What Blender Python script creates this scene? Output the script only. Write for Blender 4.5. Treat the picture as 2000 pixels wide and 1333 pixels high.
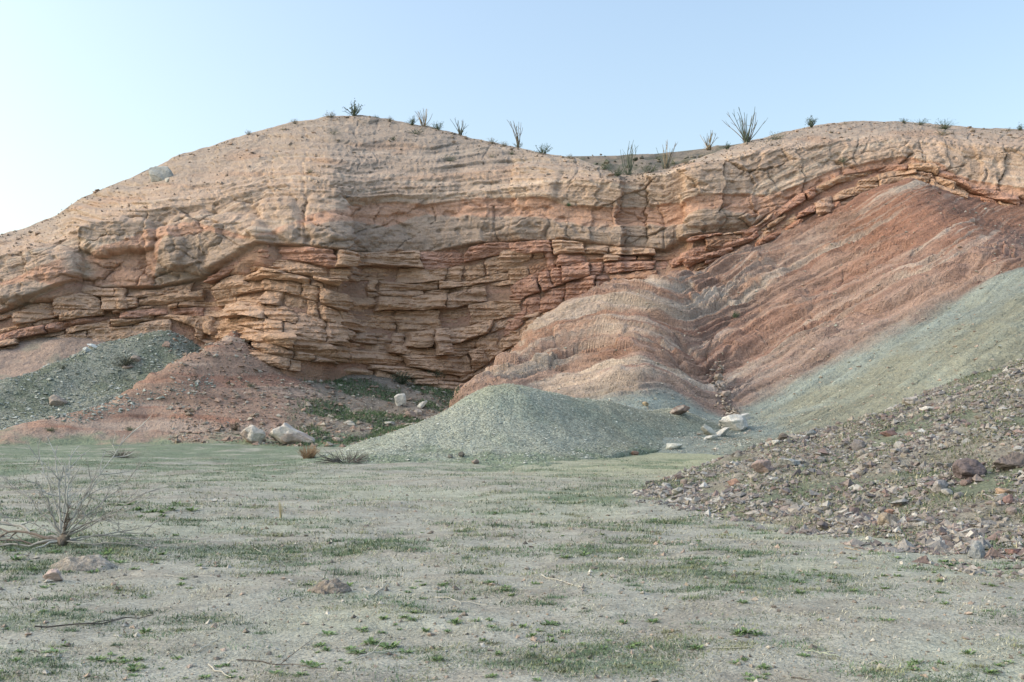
import bpy, math, random
import numpy as np
from mathutils import Vector

# ------------------------------------------------------------------ clear
for o in list(bpy.data.objects): bpy.data.objects.remove(o)
SC = bpy.context.scene
C = SC.collection

# ------------------------------------------------------------------ camera, sky, sun, exposure
F, HY, EYE = 1944.0, 818.0, 1.6           # focal length in survey units, horizon row, eye height
cam = bpy.data.cameras.new('camera'); cam.lens = 35; cam.sensor_width = 36
cam.shift_y = (HY-666.5)/2000; cam.clip_end = 4000; cam.clip_start = 0.05
camo = bpy.data.objects.new('camera', cam); C.objects.link(camo)
camo.location = (0, 0, EYE); camo.rotation_euler = (math.pi/2, 0, 0); SC.camera = camo

SUN_EL, SUN_AZ = math.radians(33.0), math.radians(-95.0)      # low veiled evening sun left of the frame
W = bpy.data.worlds.new('World'); SC.world = W; W.use_nodes = True
nt = W.node_tree; bg = nt.nodes['Background']
sky = nt.nodes.new('ShaderNodeTexSky'); sky.sky_type = 'NISHITA'; sky.sun_disc = False
sky.sun_elevation = SUN_EL; sky.sun_rotation = SUN_AZ
sky.air_density = 1.4; sky.dust_density = 4.0; sky.ozone_density = 1.0
nt.links.new(sky.outputs[0], bg.inputs[0]); bg.inputs[1].default_value = 0.15
sl = bpy.data.lights.new('sun', 'SUN'); sl.energy = 0.5; sl.angle = math.radians(175); sl.color = (1, .97, .94)
so = bpy.data.objects.new('sun', sl); C.objects.link(so)
sd = Vector((math.sin(SUN_AZ)*math.cos(SUN_EL), math.cos(SUN_AZ)*math.cos(SUN_EL), math.sin(SUN_EL)))
so.rotation_euler = sd.to_track_quat('Z', 'Y').to_euler(); so.location = (-60, 80, 60)
SC.view_settings.view_transform = 'Standard'; SC.view_settings.look = 'None'
SC.view_settings.exposure = 0.98; SC.view_settings.gamma = 1.0; SC.view_settings.use_curve_mapping = False
SC.render.engine = 'CYCLES'

# ------------------------------------------------------------------ numeric helpers
rng = np.random.default_rng(7); random.seed(7)
_perm = np.concatenate([rng.permutation(512)]*3).astype(np.int64)
_g3 = rng.normal(size=(512, 3)); _g3 /= np.linalg.norm(_g3, axis=1)[:, None]
_a2 = rng.uniform(0, 2*math.pi, 1024); _gx, _gy = np.cos(_a2).astype(np.float32), np.sin(_a2).astype(np.float32)
_g3x, _g3y, _g3z = [np.ascontiguousarray(_g3[:, k]).astype(np.float32) for k in range(3)]
def perlin(x, y, z=0.0):
    z = np.asarray(z, float)
    if z.ndim == 0:                       # plane slice
        x = np.asarray(x, float)+float(z)*37.13; y = np.asarray(y, float)-float(z)*17.71
        x, y = np.broadcast_arrays(x, y); x0, y0 = np.floor(x), np.floor(y)
        xf, yf = (x-x0).astype(np.float32), (y-y0).astype(np.float32); xi, yi = x0.astype(np.int64) & 511, y0.astype(np.int64) & 511
        u, v = xf*xf*xf*(xf*(xf*6-15)+10), yf*yf*yf*(yf*(yf*6-15)+10)
        a, b = _perm[xi]+yi, _perm[xi+1]+yi
        def g(h, dx, dy): return _gx[h]*dx+_gy[h]*dy
        n0 = g(_perm[a], xf, yf); n1 = g(_perm[b], xf-1, yf); n2 = g(_perm[a+1], xf, yf-1); n3 = g(_perm[b+1], xf-1, yf-1)
        p = n0+u*(n1-n0); q = n2+u*(n3-n2)
        return (p+v*(q-p))*1.5
    x, y, z = np.broadcast_arrays(np.asarray(x, float), np.asarray(y, float), z)
    x0, y0, z0 = np.floor(x), np.floor(y), np.floor(z)
    xf, yf, zf = (x-x0).astype(np.float32), (y-y0).astype(np.float32), (z-z0).astype(np.float32)
    u, v, w = [t*t*t*(t*(t*6-15)+10) for t in (xf, yf, zf)]
    xi, yi, zi = x0.astype(np.int64) & 511, y0.astype(np.int64) & 511, z0.astype(np.int64) & 511
    r = 0
    for dx in (0, 1):
        a = _perm[xi+dx]+yi; wx = u if dx else 1-u
        for dy in (0, 1):
            b = _perm[a+dy]+zi; wy = wx*(v if dy else 1-v)
            for dz in (0, 1):
                h = _perm[b+dz]; wz = wy*(w if dz else 1-w)
                r = r+wz*(_g3x[h]*(xf-dx)+_g3y[h]*(yf-dy)+_g3z[h]*(zf-dz))
    return r*1.6
def fbm(x, y, z=0.0, o=4, gain=.5):
    s, a = 0, 1.0
    for i in range(o):
        s = s+a*perlin(x*2**i+17.3*i, y*2**i-9.1*i, z*2**i+3.7*i); a *= gain
    return s
_cj = rng.random((1024, 5))
def facets(x, y, seed):                   # broken rock: flat-faced pieces with a step and a tilt each, and the distance to the crack
    xi, yi = np.floor(x).astype(np.int64), np.floor(y).astype(np.int64)
    f1 = np.full(x.shape, 9.); f2 = np.full(x.shape, 9.); val = np.zeros(x.shape)
    for dx in (-1, 0, 1):
        for dy in (-1, 0, 1):
            h = _perm[(_perm[(xi+dx+seed) & 511]+(yi+dy)) & 1023]
            cx, cy = xi+dx+_cj[h, 0], yi+dy+_cj[h, 1]; ex, ey = x-cx, y-cy; d = np.sqrt(ex*ex+ey*ey)
            v = (_cj[h, 2]-.5)*2+ex*(_cj[h, 3]-.5)*2.2+ey*(_cj[h, 4]-.65)*2.2
            nb = d < f1; f2 = np.where(nb, f1, np.minimum(f2, d)); val = np.where(nb, v, val); f1 = np.where(nb, d, f1)
    return val, f2-f1
def sm(a, b, x):
    t = np.clip((x-a)/(b-a), 0, 1); return t*t*(3-2*t)
def line(pts):
    p = np.array(pts, float); return lambda x: np.interp(x, p[:, 0], p[:, 1])
def at(px, py, Y):                       # survey bearing (px, py) at distance Y -> place in metres
    px, py, Y = np.asarray(px, float), np.asarray(py, float), np.asarray(Y, float)
    return np.stack(np.broadcast_arrays((px-1000)/F*Y, Y, EYE+(HY-py)/F*Y), -1)
WARM, SAT = np.array([.97, 1.03, 1.05]), .85
def lin(r, g, b):
    c = np.array([r, g, b], float)/255
    c = np.where(c <= .04045, c/12.92, ((c+.055)/1.055)**2.4); l = c.mean()
    return (l+(c-l)*SAT)*WARM
def mixc(a, b, t): return a*(1-t[..., None])+b*t[..., None]
class Surf:                              # smooth surface through surveyed points
    def __init__(self, P, c=1.0, lam=.02):
        P = np.array(P, float); self.q = P[:, :2]; n = len(P); self.c = c
        A = np.zeros((n+3, n+3)); A[:n, :n] = self.phi(self.q[:, None]-self.q[None])
        A[:n, :n] += lam*np.eye(n)
        A[:n, n] = 1; A[:n, n+1:] = self.q; A[n:, :n] = A[:n, n:].T
        self.w = np.linalg.solve(A, np.concatenate([P[:, 2], np.zeros(3)]))
    def phi(self, d): return -np.sqrt((d**2).sum(-1)+self.c**2)
    def __call__(self, x, y):
        r = self.w[-3]+self.w[-2]*x+self.w[-1]*y
        for (a, b), w in zip(self.q, self.w): r = r-w*np.sqrt((x-a)**2+(y-b)**2+self.c**2)
        return r
def ctrl(rows, back=None):
    P = [at(*r) for r in rows]
    if back:
        lst, dy, dz = back
        P += [at(*r)+np.array([0, dy, dz]) for r in lst]
    return np.array(P)

# ------------------------------------------------------------------ mesh helpers
def mesh_np(name, V, Q, col=None, smooth=True, extra=None):
    V = np.asarray(V, np.float32).reshape(-1, 3); Q = np.asarray(Q, np.int32)
    me = bpy.data.meshes.new(name); k = Q.shape[1]
    me.vertices.add(len(V)); me.vertices.foreach_set('co', V.ravel())
    me.loops.add(Q.size); me.loops.foreach_set('vertex_index', Q.ravel())
    me.polygons.add(len(Q)); me.polygons.foreach_set('loop_start', np.arange(0, Q.size, k, dtype=np.int32))
    me.polygons.foreach_set('use_smooth', np.full(len(Q), smooth))
    if col is not None:
        a = me.color_attributes.new('col', 'FLOAT_COLOR', 'POINT')
        col = np.asarray(col, np.float32).reshape(-1, 3)
        if len(col) == 1: col = np.repeat(col, len(V), 0)
        a.data.foreach_set('color', np.concatenate([col, np.ones((len(col), 1), np.float32)], 1).ravel())
    me.update(calc_edges=True); return me
def gridq(nv, nu, mask=None):
    i = np.arange(nv*nu).reshape(nv, nu)
    Q = np.stack([i[:-1, :-1], i[:-1, 1:], i[1:, 1:], i[1:, :-1]], -1).reshape(-1, 4)
    if mask is not None:
        m = mask; m = m[:-1, :-1] | m[:-1, 1:] | m[1:, 1:] | m[1:, :-1]
        Q = Q[m.ravel()]
    return Q
def compact(V, Q, col):
    u, inv = np.unique(Q, return_inverse=True)
    return V.reshape(-1, 3)[u], inv.reshape(Q.shape), col.reshape(-1, 3)[u]
def link(name, me, mat, parent=None, kind=None, label=None, cat=None, group=None):
    o = bpy.data.objects.new(name, me); C.objects.link(o)
    if me is not None and mat is not None: me.materials.append(mat)
    if parent: o.parent = parent
    if kind: o['kind'] = kind
    if label: o['label'] = label
    if cat: o['category'] = cat
    if group: o['group'] = group
    return o
def empty(name, loc, label, cat, group=None):
    o = link(name, None, None, None, None, label, cat, group); o.location = loc; o.empty_display_size = .2
    return o
class Bag:                               # gathers many small pieces into one mesh
    def __init__(s): s.V, s.T, s.c, s.n = [], [], [], 0
    def add(s, V, T, c):
        V = np.asarray(V, float); s.V.append(V); s.T.append(np.asarray(T)+s.n); s.n += len(V)
        c = np.asarray(c, float); s.c.append(np.broadcast_to(c, V.shape) if c.ndim == 1 else c)
    def mesh(s, name, smooth=False): return mesh_np(name, np.concatenate(s.V), np.concatenate(s.T), np.concatenate(s.c), smooth)

def ico(sub):
    import bmesh
    bm = bmesh.new(); bmesh.ops.create_icosphere(bm, subdivisions=sub, radius=1)
    V = np.array([v.co[:] for v in bm.verts]); T = np.array([[v.index for v in f.verts] for f in bm.faces]); bm.free()
    return V, T
ICO = {k: ico(k) for k in (1, 2, 3, 4)}
def rock(sub, dims, seed, cuts=11, rough=.06, lo=.55, flat=.0):
    r = np.random.default_rng(seed); V, T = ICO[sub]; V = V.copy()
    n = r.normal(size=(cuts, 3)); n /= np.linalg.norm(n, axis=1)[:, None]
    for k in range(cuts):
        d = r.uniform(lo, .92); e = V@n[k]-d
        V -= np.where(e > 0, e, 0)[:, None]*n[k]*.94
    V /= np.abs(V).max(0)
    if rough:
        o = r.uniform(0, 50, 3)
        V *= (1+rough*fbm(V[:, 0]*1.7+o[0], V[:, 1]*1.7+o[1], V[:, 2]*1.7+o[2], 3))[:, None]
    return V*np.array(dims)/2, T
def rotz(V, a, tilt=0, ta=0):
    c, s = math.cos(a), math.sin(a); R = np.array([[c, -s, 0], [s, c, 0], [0, 0, 1]])
    if tilt:
        ct, st = math.cos(tilt), math.sin(tilt); Rt = np.array([[1, 0, 0], [0, ct, -st], [0, st, ct]])
        R = R@Rt
    return V@R.T
def tube(P, r0, r1, sides=5):
    P = np.asarray(P, float); n = len(P)
    t = np.gradient(P, axis=0); t /= np.linalg.norm(t, axis=1)[:, None]+1e-9
    a = np.cross(t, np.array([.31, .87, .23])); a /= np.linalg.norm(a, axis=1)[:, None]+1e-9
    b = np.cross(t, a); ang = np.linspace(0, 2*math.pi, sides, endpoint=False)
    R = np.linspace(r0, r1, n)[:, None, None]
    V = P[:, None]+R*(a[:, None]*np.cos(ang)[None, :, None]+b[:, None]*np.sin(ang)[None, :, None])
    i = np.arange(n*sides).reshape(n, sides); j = np.roll(i, -1, 1)
    q = np.stack([i[:-1], j[:-1], j[1:], i[1:]], -1).reshape(-1, 4)
    T = np.concatenate([q[:, [0, 1, 2]], q[:, [0, 2, 3]]])
    return V.reshape(-1, 3), T

# ------------------------------------------------------------------ materials
def mat_col(name, fine=((6, .22), (28, .25)), lam=None, bump=((3, .25), (18, .12)), rough=.95, spec=.15, sat=1.0, speck=None):
    """vertex colour 'col' (the material's own colour) x fine grain, with fine relief"""
    m = bpy.data.materials.new(name); m.use_nodes = True; N, L = m.node_tree.nodes, m.node_tree.links
    b = N['Principled BSDF']; b.inputs['Roughness'].default_value = rough; b.inputs['Specular IOR Level'].default_value = spec
    at_ = N.new('ShaderNodeAttribute'); at_.attribute_name = 'col'
    geo = N.new('ShaderNodeNewGeometry'); cur = at_.outputs['Color']
    def noise(scale, vec=None, det=3, rg=.6):
        n = N.new('ShaderNodeTexNoise'); n.inputs['Scale'].default_value = scale; n.inputs['Detail'].default_value = det
        n.inputs['Roughness'].default_value = rg; L.new(vec or geo.outputs['Position'], n.inputs['Vector']); return n.outputs['Fac']
    def mul(c, fac, lo, hi):
        r = N.new('ShaderNodeMapRange'); r.inputs['From Min'].default_value = .3; r.inputs['From Max'].default_value = .7
        r.inputs['To Min'].default_value = lo; r.inputs['To Max'].default_value = hi; L.new(fac, r.inputs['Value'])
        x = N.new('ShaderNodeVectorMath'); x.operation = 'SCALE'; L.new(c, x.inputs[0]); L.new(r.outputs[0], x.inputs['Scale'])
        return x.outputs[0]
    for s, a in fine: cur = mul(cur, noise(s), 1-a, 1+a)
    hs = []
    if lam:
        mp = N.new('ShaderNodeMapping'); mp.inputs['Scale'].default_value = lam[0]; L.new(geo.outputs['Position'], mp.inputs['Vector'])
        f = noise(1.0, mp.outputs[0], 4, .65); cur = mul(cur, f, 1-lam[1], 1+lam[1]); hs.append((f, lam[2]))
    if speck:
        v = N.new('ShaderNodeTexVoronoi'); v.inputs['Scale'].default_value = speck[0]; L.new(geo.outputs['Position'], v.inputs['Vector'])
        sx = N.new('ShaderNodeSeparateColor'); L.new(v.outputs['Color'], sx.inputs[0])
        cur = mul(cur, sx.outputs[0], 1-speck[1], 1+speck[1]); hs.append((v.outputs['Distance'], -speck[2]))
    L.new(cur, b.inputs['Base Color'])
    for s, a in bump: hs.append((noise(s), a))
    prev = None
    for f, a in hs:
        bp = N.new('ShaderNodeBump'); bp.inputs['Strength'].default_value = 1.0; bp.inputs['Distance'].default_value = abs(a); bp.invert = a < 0
        L.new(f, bp.inputs['Height'])
        if prev: L.new(prev, bp.inputs['Normal'])
        prev = bp.outputs['Normal']
    if prev: L.new(prev, b.inputs['Normal'])
    return m
M_cliff = mat_col('sandstone', ((.9, .10), (5, .10), (22, .11)), lam=((.4, .4, 6), .09, .12), bump=((1.6, .25), (7, .14)))
M_spur = mat_col('badland_clay', ((.8, .10), (5, .14), (20, .2)), lam=((.4, .4, 4), .10, .10), bump=((2.5, .22), (9, .14)))
M_shale = mat_col('shale_gravel', ((.7, .08), (6, .12)), bump=((2, .10), (12, .10)), speck=(11, .2, .06))
M_ground = mat_col('sandy_soil', ((.6, .10), (4, .16), (30, .30), (90, .25)), bump=((8, .03), (45, .02)))
M_soil = mat_col('rubble_soil', ((2, .15), (12, .3), (50, .3)), bump=((6, .06), (25, .04)))
M_stone = mat_col('stone', ((3, .14), (14, .18), (60, .15)), bump=((9, .04), (40, .012)))
M_boulder = mat_col('boulder_rock', ((1.2, .18), (5, .16), (25, .12)), bump=((3, .10), (11, .05)))
M_plant = mat_col('plant', ((5, .15),), bump=(), rough=.8)
M_wood = mat_col('dry_wood', ((6, .2), (40, .2)), bump=((60, .003),), rough=.85)

# ------------------------------------------------------------------ the hill with its cliff
crest = line([(-1400, 600), (-600, 545), (-300, 512), (0, 459), (60, 441), (110, 421), (150, 393), (200, 369), (300, 329), (340, 306), (400, 289), (480, 263),
  (560, 241), (640, 228), (700, 225), (760, 233), (850, 251), (920, 269), (1000, 287), (1060, 299), (1120, 308), (1170, 325), (1215, 343),
  (1300, 330), (1370, 306), (1460, 277), (1530, 259), (1600, 244), (1650, 238), (1750, 237), (1830, 243), (1900, 250), (2000, 253), (2300, 275), (2800, 330)])
Yc = line([(-1400, 74), (-600, 80), (0, 90), (300, 99), (500, 104), (700, 107), (900, 105), (1000, 102), (1100, 97), (1215, 90), (1300, 90.5), (1480, 96), (1600, 101), (1750, 104), (2000, 100), (2400, 92), (2800, 80)])
tl = line([(-1400, 650), (-600, 610), (-300, 575), (0, 520), (160, 450), (300, 412), (400, 400), (480, 390), (560, 385), (640, 378), (690, 385), (800, 390), (900, 390), (1000, 380), (1100, 355), (1170, 352), (1215, 356), (1300, 342), (1370, 322), (1480, 300), (1600, 285), (1750, 275), (2000, 292), (2800, 380)])
Yt = line([(-1400, 68), (-600, 74), (0, 81), (160, 82), (300, 83.5), (400, 84), (480, 83.5), (560, 83), (600, 82.6), (650, 82.9), (690, 84.2), (740, 86), (800, 87.5), (900, 88.5), (1000, 88.5), (1100, 88), (1212, 87.3), (1222, 88.6), (1330, 88), (1342, 86.2), (1480, 87.5), (1600, 88), (1750, 89), (2000, 86), (2800, 74)])
u2 = line([(-1400, 720), (-600, 680), (0, 612), (80, 577), (150, 548), (200, 562), (300, 562), (420, 540), (520, 478), (600, 480), (690, 492), (750, 492), (850, 490), (950, 474), (1100, 468), (1200, 480), (1300, 490), (1350, 460), (1460, 450), (1490, 425), (1560, 385), (1640, 345), (1740, 325), (1820, 325), (1900, 365), (1960, 380), (2000, 388), (2800, 460)])
Yu = line([(-1400, 65), (-600, 71), (0, 78), (160, 80), (300, 80.8), (400, 81.3), (480, 80.5), (560, 79), (640, 78.6), (680, 79.3), (696, 83.6), (800, 86), (900, 87), (1000, 87), (1100, 86.3), (1200, 85.8), (1212, 85.6), (1222, 86.6), (1330, 86.3), (1342, 84.8), (1480, 85), (1600, 86), (1750, 87), (2000, 83), (2800, 71)])
md = line([(-1400, 750), (-600, 720), (0, 652), (150, 622), (300, 602), (420, 600), (470, 588), (560, 598), (640, 628), (700, 650), (800, 650), (900, 640), (1000, 615), (1090, 600), (1200, 570), (1300, 535), (1440, 488), (1490, 466), (1560, 428), (1640, 394), (1740, 360), (1790, 350), (1840, 373), (1900, 405), (2000, 450), (2800, 500)])
bs = line([(-1400, 770), (-600, 750), (0, 700), (150, 674), (250, 662), (330, 645), (370, 668), (400, 690), (480, 702), (560, 722), (700, 735), (800, 755), (900, 775), (950, 745), (1000, 700), (1030, 660), (1100, 622), (1180, 585), (1260, 556), (1340, 540), (1440, 498), (1490, 476), (1560, 436), (1640, 402), (1740, 368), (1790, 356), (1840, 382), (1900, 412), (2000, 458), (2800, 510)])
Yb = line([(-1400, 62), (-600, 69), (0, 75.5), (160, 77.8), (300, 79.2), (400, 79.6), (450, 77.5), (480, 76), (560, 75.6), (640, 76.8), (690, 79.4), (720, 80.5), (800, 83), (900, 84), (1000, 84), (1100, 83.5), (1340, 83.2), (1480, 83.6), (1600, 84.5), (1750, 85.5), (2000, 81), (2800, 68)])
def cliff_Y(px, py):
    c, t, u, b = crest(px), tl(px), u2(px), bs(px); b = np.maximum(b, u+12)
    r = np.where(py < t, Yt(px)+(Yc(px)-Yt(px))*np.clip((t-py)/(t-c), 0, 1)**1.5, 0)
    r = np.where((py >= t) & (py < u), Yt(px)+(Yu(px)-Yt(px))*np.clip((py-t)/(u-t), 0, 1), r)
    r = np.where((py >= u) & (py < b), Yu(px)+(Yb(px)-Yu(px))*np.clip((py-u)/(b-u), 0, 1), r)
    r = np.where(py >= b, Yb(px)-.006*(py-b), r)
    return r-(2.0*np.exp(-((px-545)/85)**2)+1.1*np.exp(-((px-820)/70)**2))*sm(-12, 70, py-md(px))
def cliff_normal(px, py):
    e = 14.0; a, b = at(px-e, py, cliff_Y(px-e, py)), at(px+e, py, cliff_Y(px+e, py))
    d = b-a; n = np.stack([d[..., 1], -d[..., 0], 0*d[..., 0]], -1)
    n /= np.linalg.norm(n, axis=-1)[..., None]+1e-9; return n
# colours of the beds
K = dict(beige=lin(188, 160, 136), tan=lin(178, 150, 127), grey=lin(158, 143, 128), orange=lin(192, 146, 118), congl=lin(166, 143, 124),
  brown=lin(180, 150, 124), red=lin(174, 132, 110), dark=lin(160, 126, 102), cream=lin(202, 180, 156), rust=lin(178, 128, 100))
K = {k: c*np.array([1.0, .985, .99]) for k, c in K.items()}
ob_t = line([(0, 560), (160, 505), (300, 452), (400, 440), (520, 470), (600, 425), (700, 398), (760, 394), (830, 400), (900, 390), (950, 386), (1060, 388), (1120, 402), (1200, 405), (1270, 402), (1340, 396), (1360, 384), (1470, 380), (1500, 384), (1560, 362), (1640, 328), (1760, 308), (1830, 318), (1900, 352), (2000, 370)])
ob_b = line([(0, 560), (160, 560), (300, 560), (330, 470), (420, 462), (520, 470), (600, 445), (690, 432), (760, 440), (830, 420), (900, 425), (1060, 425), (1120, 440), (1200, 445), (1330, 440), (1360, 412), (1470, 420), (1500, 420), (1560, 385), (1640, 345), (1760, 330), (1830, 340), (1900, 385), (2000, 420)])

def cliff_color(px, py, P):
    x, y, z = P[..., 0], P[..., 1], P[..., 2]
    c, t, u, b = crest(px), tl(px), u2(px), bs(px)
    w = 9*fbm(px/120, py/60, 1.3, 3); pw = py+w
    col = np.broadcast_to(K['beige'], P.shape).copy()
    band = fbm(px/420, (py-u)/15, 4.2, 3); col = mixc(col, K['tan'], sm(-.1, .5, band))
    col = mixc(col, K['cream'], sm(.15, .6, fbm(px/300, (py-u)/11, 8.2, 3))*.6)
    up = sm(0, 1, (t-pw)/np.maximum(t-c, 8)*1.1); col = mixc(col, K['grey'], up*.75)
    col = mixc(col, lin(178, 140, 112), sm(.1, .5, fbm(px/160, py/22, 9.9, 3))*sm(.0, .3, up)*(1-sm(.75, 1.0, up))*.55)
    g = sm(-2, 2, pw-ob_b(px))*sm(-5, 5, u-pw); col = mixc(col, K['congl'], g*.9)
    pf = py+3*fbm(px/22, py/40, 3.3, 3)
    og = sm(-1.5, 1.5, pf-ob_t(px))*sm(-2, 2, ob_b(px)-pf-5*fbm(px/60, 2.2, 0, 3))*sm(-.75, -.1, fbm(px/90, py/70, 6.6, 2)+.35*sm(650, 750, px))
    col = mixc(col, K['orange'], og*.85)
    lz = sm(-5, 5, pw-u); col = mixc(col, K['dark'], lz)
    lz2 = lz*sm(-.1, .4, fbm(px/300, (py-u)/14, 2.2, 3)); col = mixc(col, K['red'], lz2*.7)
    rr = sm(1450, 1560, px)*sm(-18, 10, pw-u); col = mixc(col, K['rust'], rr*.75)
    return col*(1+.10*fbm(x*.6, y*.6, z*1.8, 4))[..., None]

JX = np.array([-180, -60, 60, 158, 285, 412, 520, 594, 690, 740, 846, 948, 1010, 1112, 1168, 1214, 1265, 1334, 1405, 1478, 1560, 1640, 1668, 1790, 1850, 1905, 1960, 2040, 2150])
JO = np.array([0, .1, -.15, .25, -.3, .1, -.1, .3, -.25, .12, -.1, .1, -.12, .2, .05, -.35, -.6, .35, .2, -.4, .1, -.2, .25, .1, -.1, -.5, .3, -.3, .1, 0])
def bulge(px, py, cx, cy, rx, ru, rd, a, p=.55):
    px = px+9*fbm(px/50, py/40, cx*.1, 3); py = py+7*fbm(px/45, py/45, cx*.1+5, 3)
    v = np.where(py < cy, (cy-py)/ru, (py-cy)/rd); r = np.abs((px-cx)/rx)**3.5+np.abs(v)**2.6
    return a*.8*np.clip(1.5*(1-r), 0, 1)**p
def cliff_disp(px, py):
    t, u, c = tl(px), u2(px), crest(px)
    wx = px+16*fbm(px/80, py/60, 3.1, 4)+.03*(py-450); s = py-u
    mass = sm(-14, 10, py-t)*sm(4, -3, py-u)                       # the massive wall
    up = 1-sm(-14, 10, py-t)
    d = .30*fbm(px/130, py/90, 0, 4)*(mass+.7*up)
    k = np.searchsorted(JX, wx); step = JO[k]; near = np.abs(JX[np.clip(k, 0, len(JX)-1)]-wx)
    near = np.minimum(near, np.abs(JX[np.clip(k-1, 0, len(JX)-1)]-wx))
    d = d+mass*step*.55-mass*.32*np.exp(-(near/1.5)**2)*sm(.08, .3, fbm(k*3.7, py/60, 2, 2))
    d = d-up*.22*np.exp(-(near/2.0)**2)*sm(.0, .3, fbm(k*2.7, py/50, 5, 2))
    # bedding: long thin shelves
    b1 = fbm(px/330, (py+6*fbm(px/90, py/200, 7, 2)-u*.55)/13, 5.5, 4)
    lip = np.clip(b1*2.2, -1, 1); d = d+(mass*.07+up*.26)*lip
    b2 = fbm(px/120, s/5, 8.5, 3); d = d+(.03*mass+.09*up)*np.clip(b2*2, -1, 1)
    # base of the massive wall overhangs the ledges
    d = d+.40*sm(-70, -6, s)*sm(3, -2, s)*(.6+.6*fbm(px/70, 3.3, 0, 3))*sm(0, 200, px+200)
    # orange bed weathers back under a lip
    ob = sm(-2, 3, py-ob_t(px))*sm(6, -10, py-ob_b(px))*sm(640, 700, px); d = d-.28*ob
    # named bulges of the left wall
    d = d+bulge(px, py, 425, 488, 118, 72, 52, 1.7)+bulge(px, py, 232, 470, 78, 46, 32, 1.5, .45)+bulge(px, py, 330, 485, 42, 40, 52, .7)
    d = d+bulge(px, py, 60, 555, 105, 80, 40, 1.5, .5)+bulge(px, py, 550, 430, 42, 44, 42, .9)+bulge(px, py, 642, 430, 46, 60, 60, .9)
    d = d+bulge(px, py, 1045, 345, 48, 40, 60, .6)+bulge(px, py, 1405, 392, 70, 75, 60, .8)
    # broken, flat-faced pieces
    qx, qy = px+12*fbm(px/60, py/50, 4.1, 3), py+8*fbm(px/50, py/60, 6.1, 3)+.12*px
    v1, e1 = facets(qx/88, qy/46, 3); v2, e2 = facets(qx/34, qy/17, 77); on = sm(-.25, .2, fbm(px/150, py/80, 13.3, 2))
    d = d+mass*(.34*v1*(.35+.65*on)-.22*sm(.07, .01, e1)*on+.05*v2*on-.05*sm(.10, .02, e2)*on)+up*(.05*v1+.04*v2)
    # chipped faces
    ch = fbm(px/34, py/26, 11.1, 3); d = d-.22*mass*sm(.25, .6, ch)
    d = d-.55*sm(-3, 3, s)*sm(30, 12, py-bs(px))                      # behind the loose ledges the rock is set back
    return d+.05*fbm(px/9, py/6, 1.1, 3)*(1+up)

def build_cliff():
    px = np.concatenate([np.linspace(-1400, -120, 90)[:-1], np.arange(-120, 2121, 2.0), np.linspace(2120, 2800, 60)[1:]])
    v = np.linspace(0, 1, 285)
    PX = np.broadcast_to(px, (len(v), len(px)))
    top = crest(px)+2.0*fbm(px/40, 0, 4.4, 4); bot = np.maximum(bs(px)+70, 640)
    PY = top+(bot-top)*v[:, None]
    Y = cliff_Y(PX, PY); P = at(PX, PY, Y); n = cliff_normal(PX, PY)
    d = cliff_disp(PX, PY)*sm(0, 10, PY-top+2)
    P = P+n*d[..., None]
    col = cliff_color(PX, PY, P)
    # the back of the hill: rolls over behind the crest and falls away
    backs = []
    for k, (dy, dz) in enumerate([(1.2, .12), (4, .1), (10, -.8), (24, -5), (50, -16), (90, -34)]):
        b = P[0].copy(); b[:, 0] *= (1+dy/b[:, 1]); b[:, 1] += dy; b[:, 2] += dz; backs.append(b)
    P = np.concatenate([np.array(backs[::-1]), P]); col = np.concatenate([np.repeat(col[:1], 6, 0), col])
    me = mesh_np('cliff', P, gridq(*P.shape[:2])[:, ::-1], col)
    return link('cliff', me, M_cliff, kind='structure', label='broad domed hill with a layered sandstone cliff face')
cliff = build_cliff()

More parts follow.
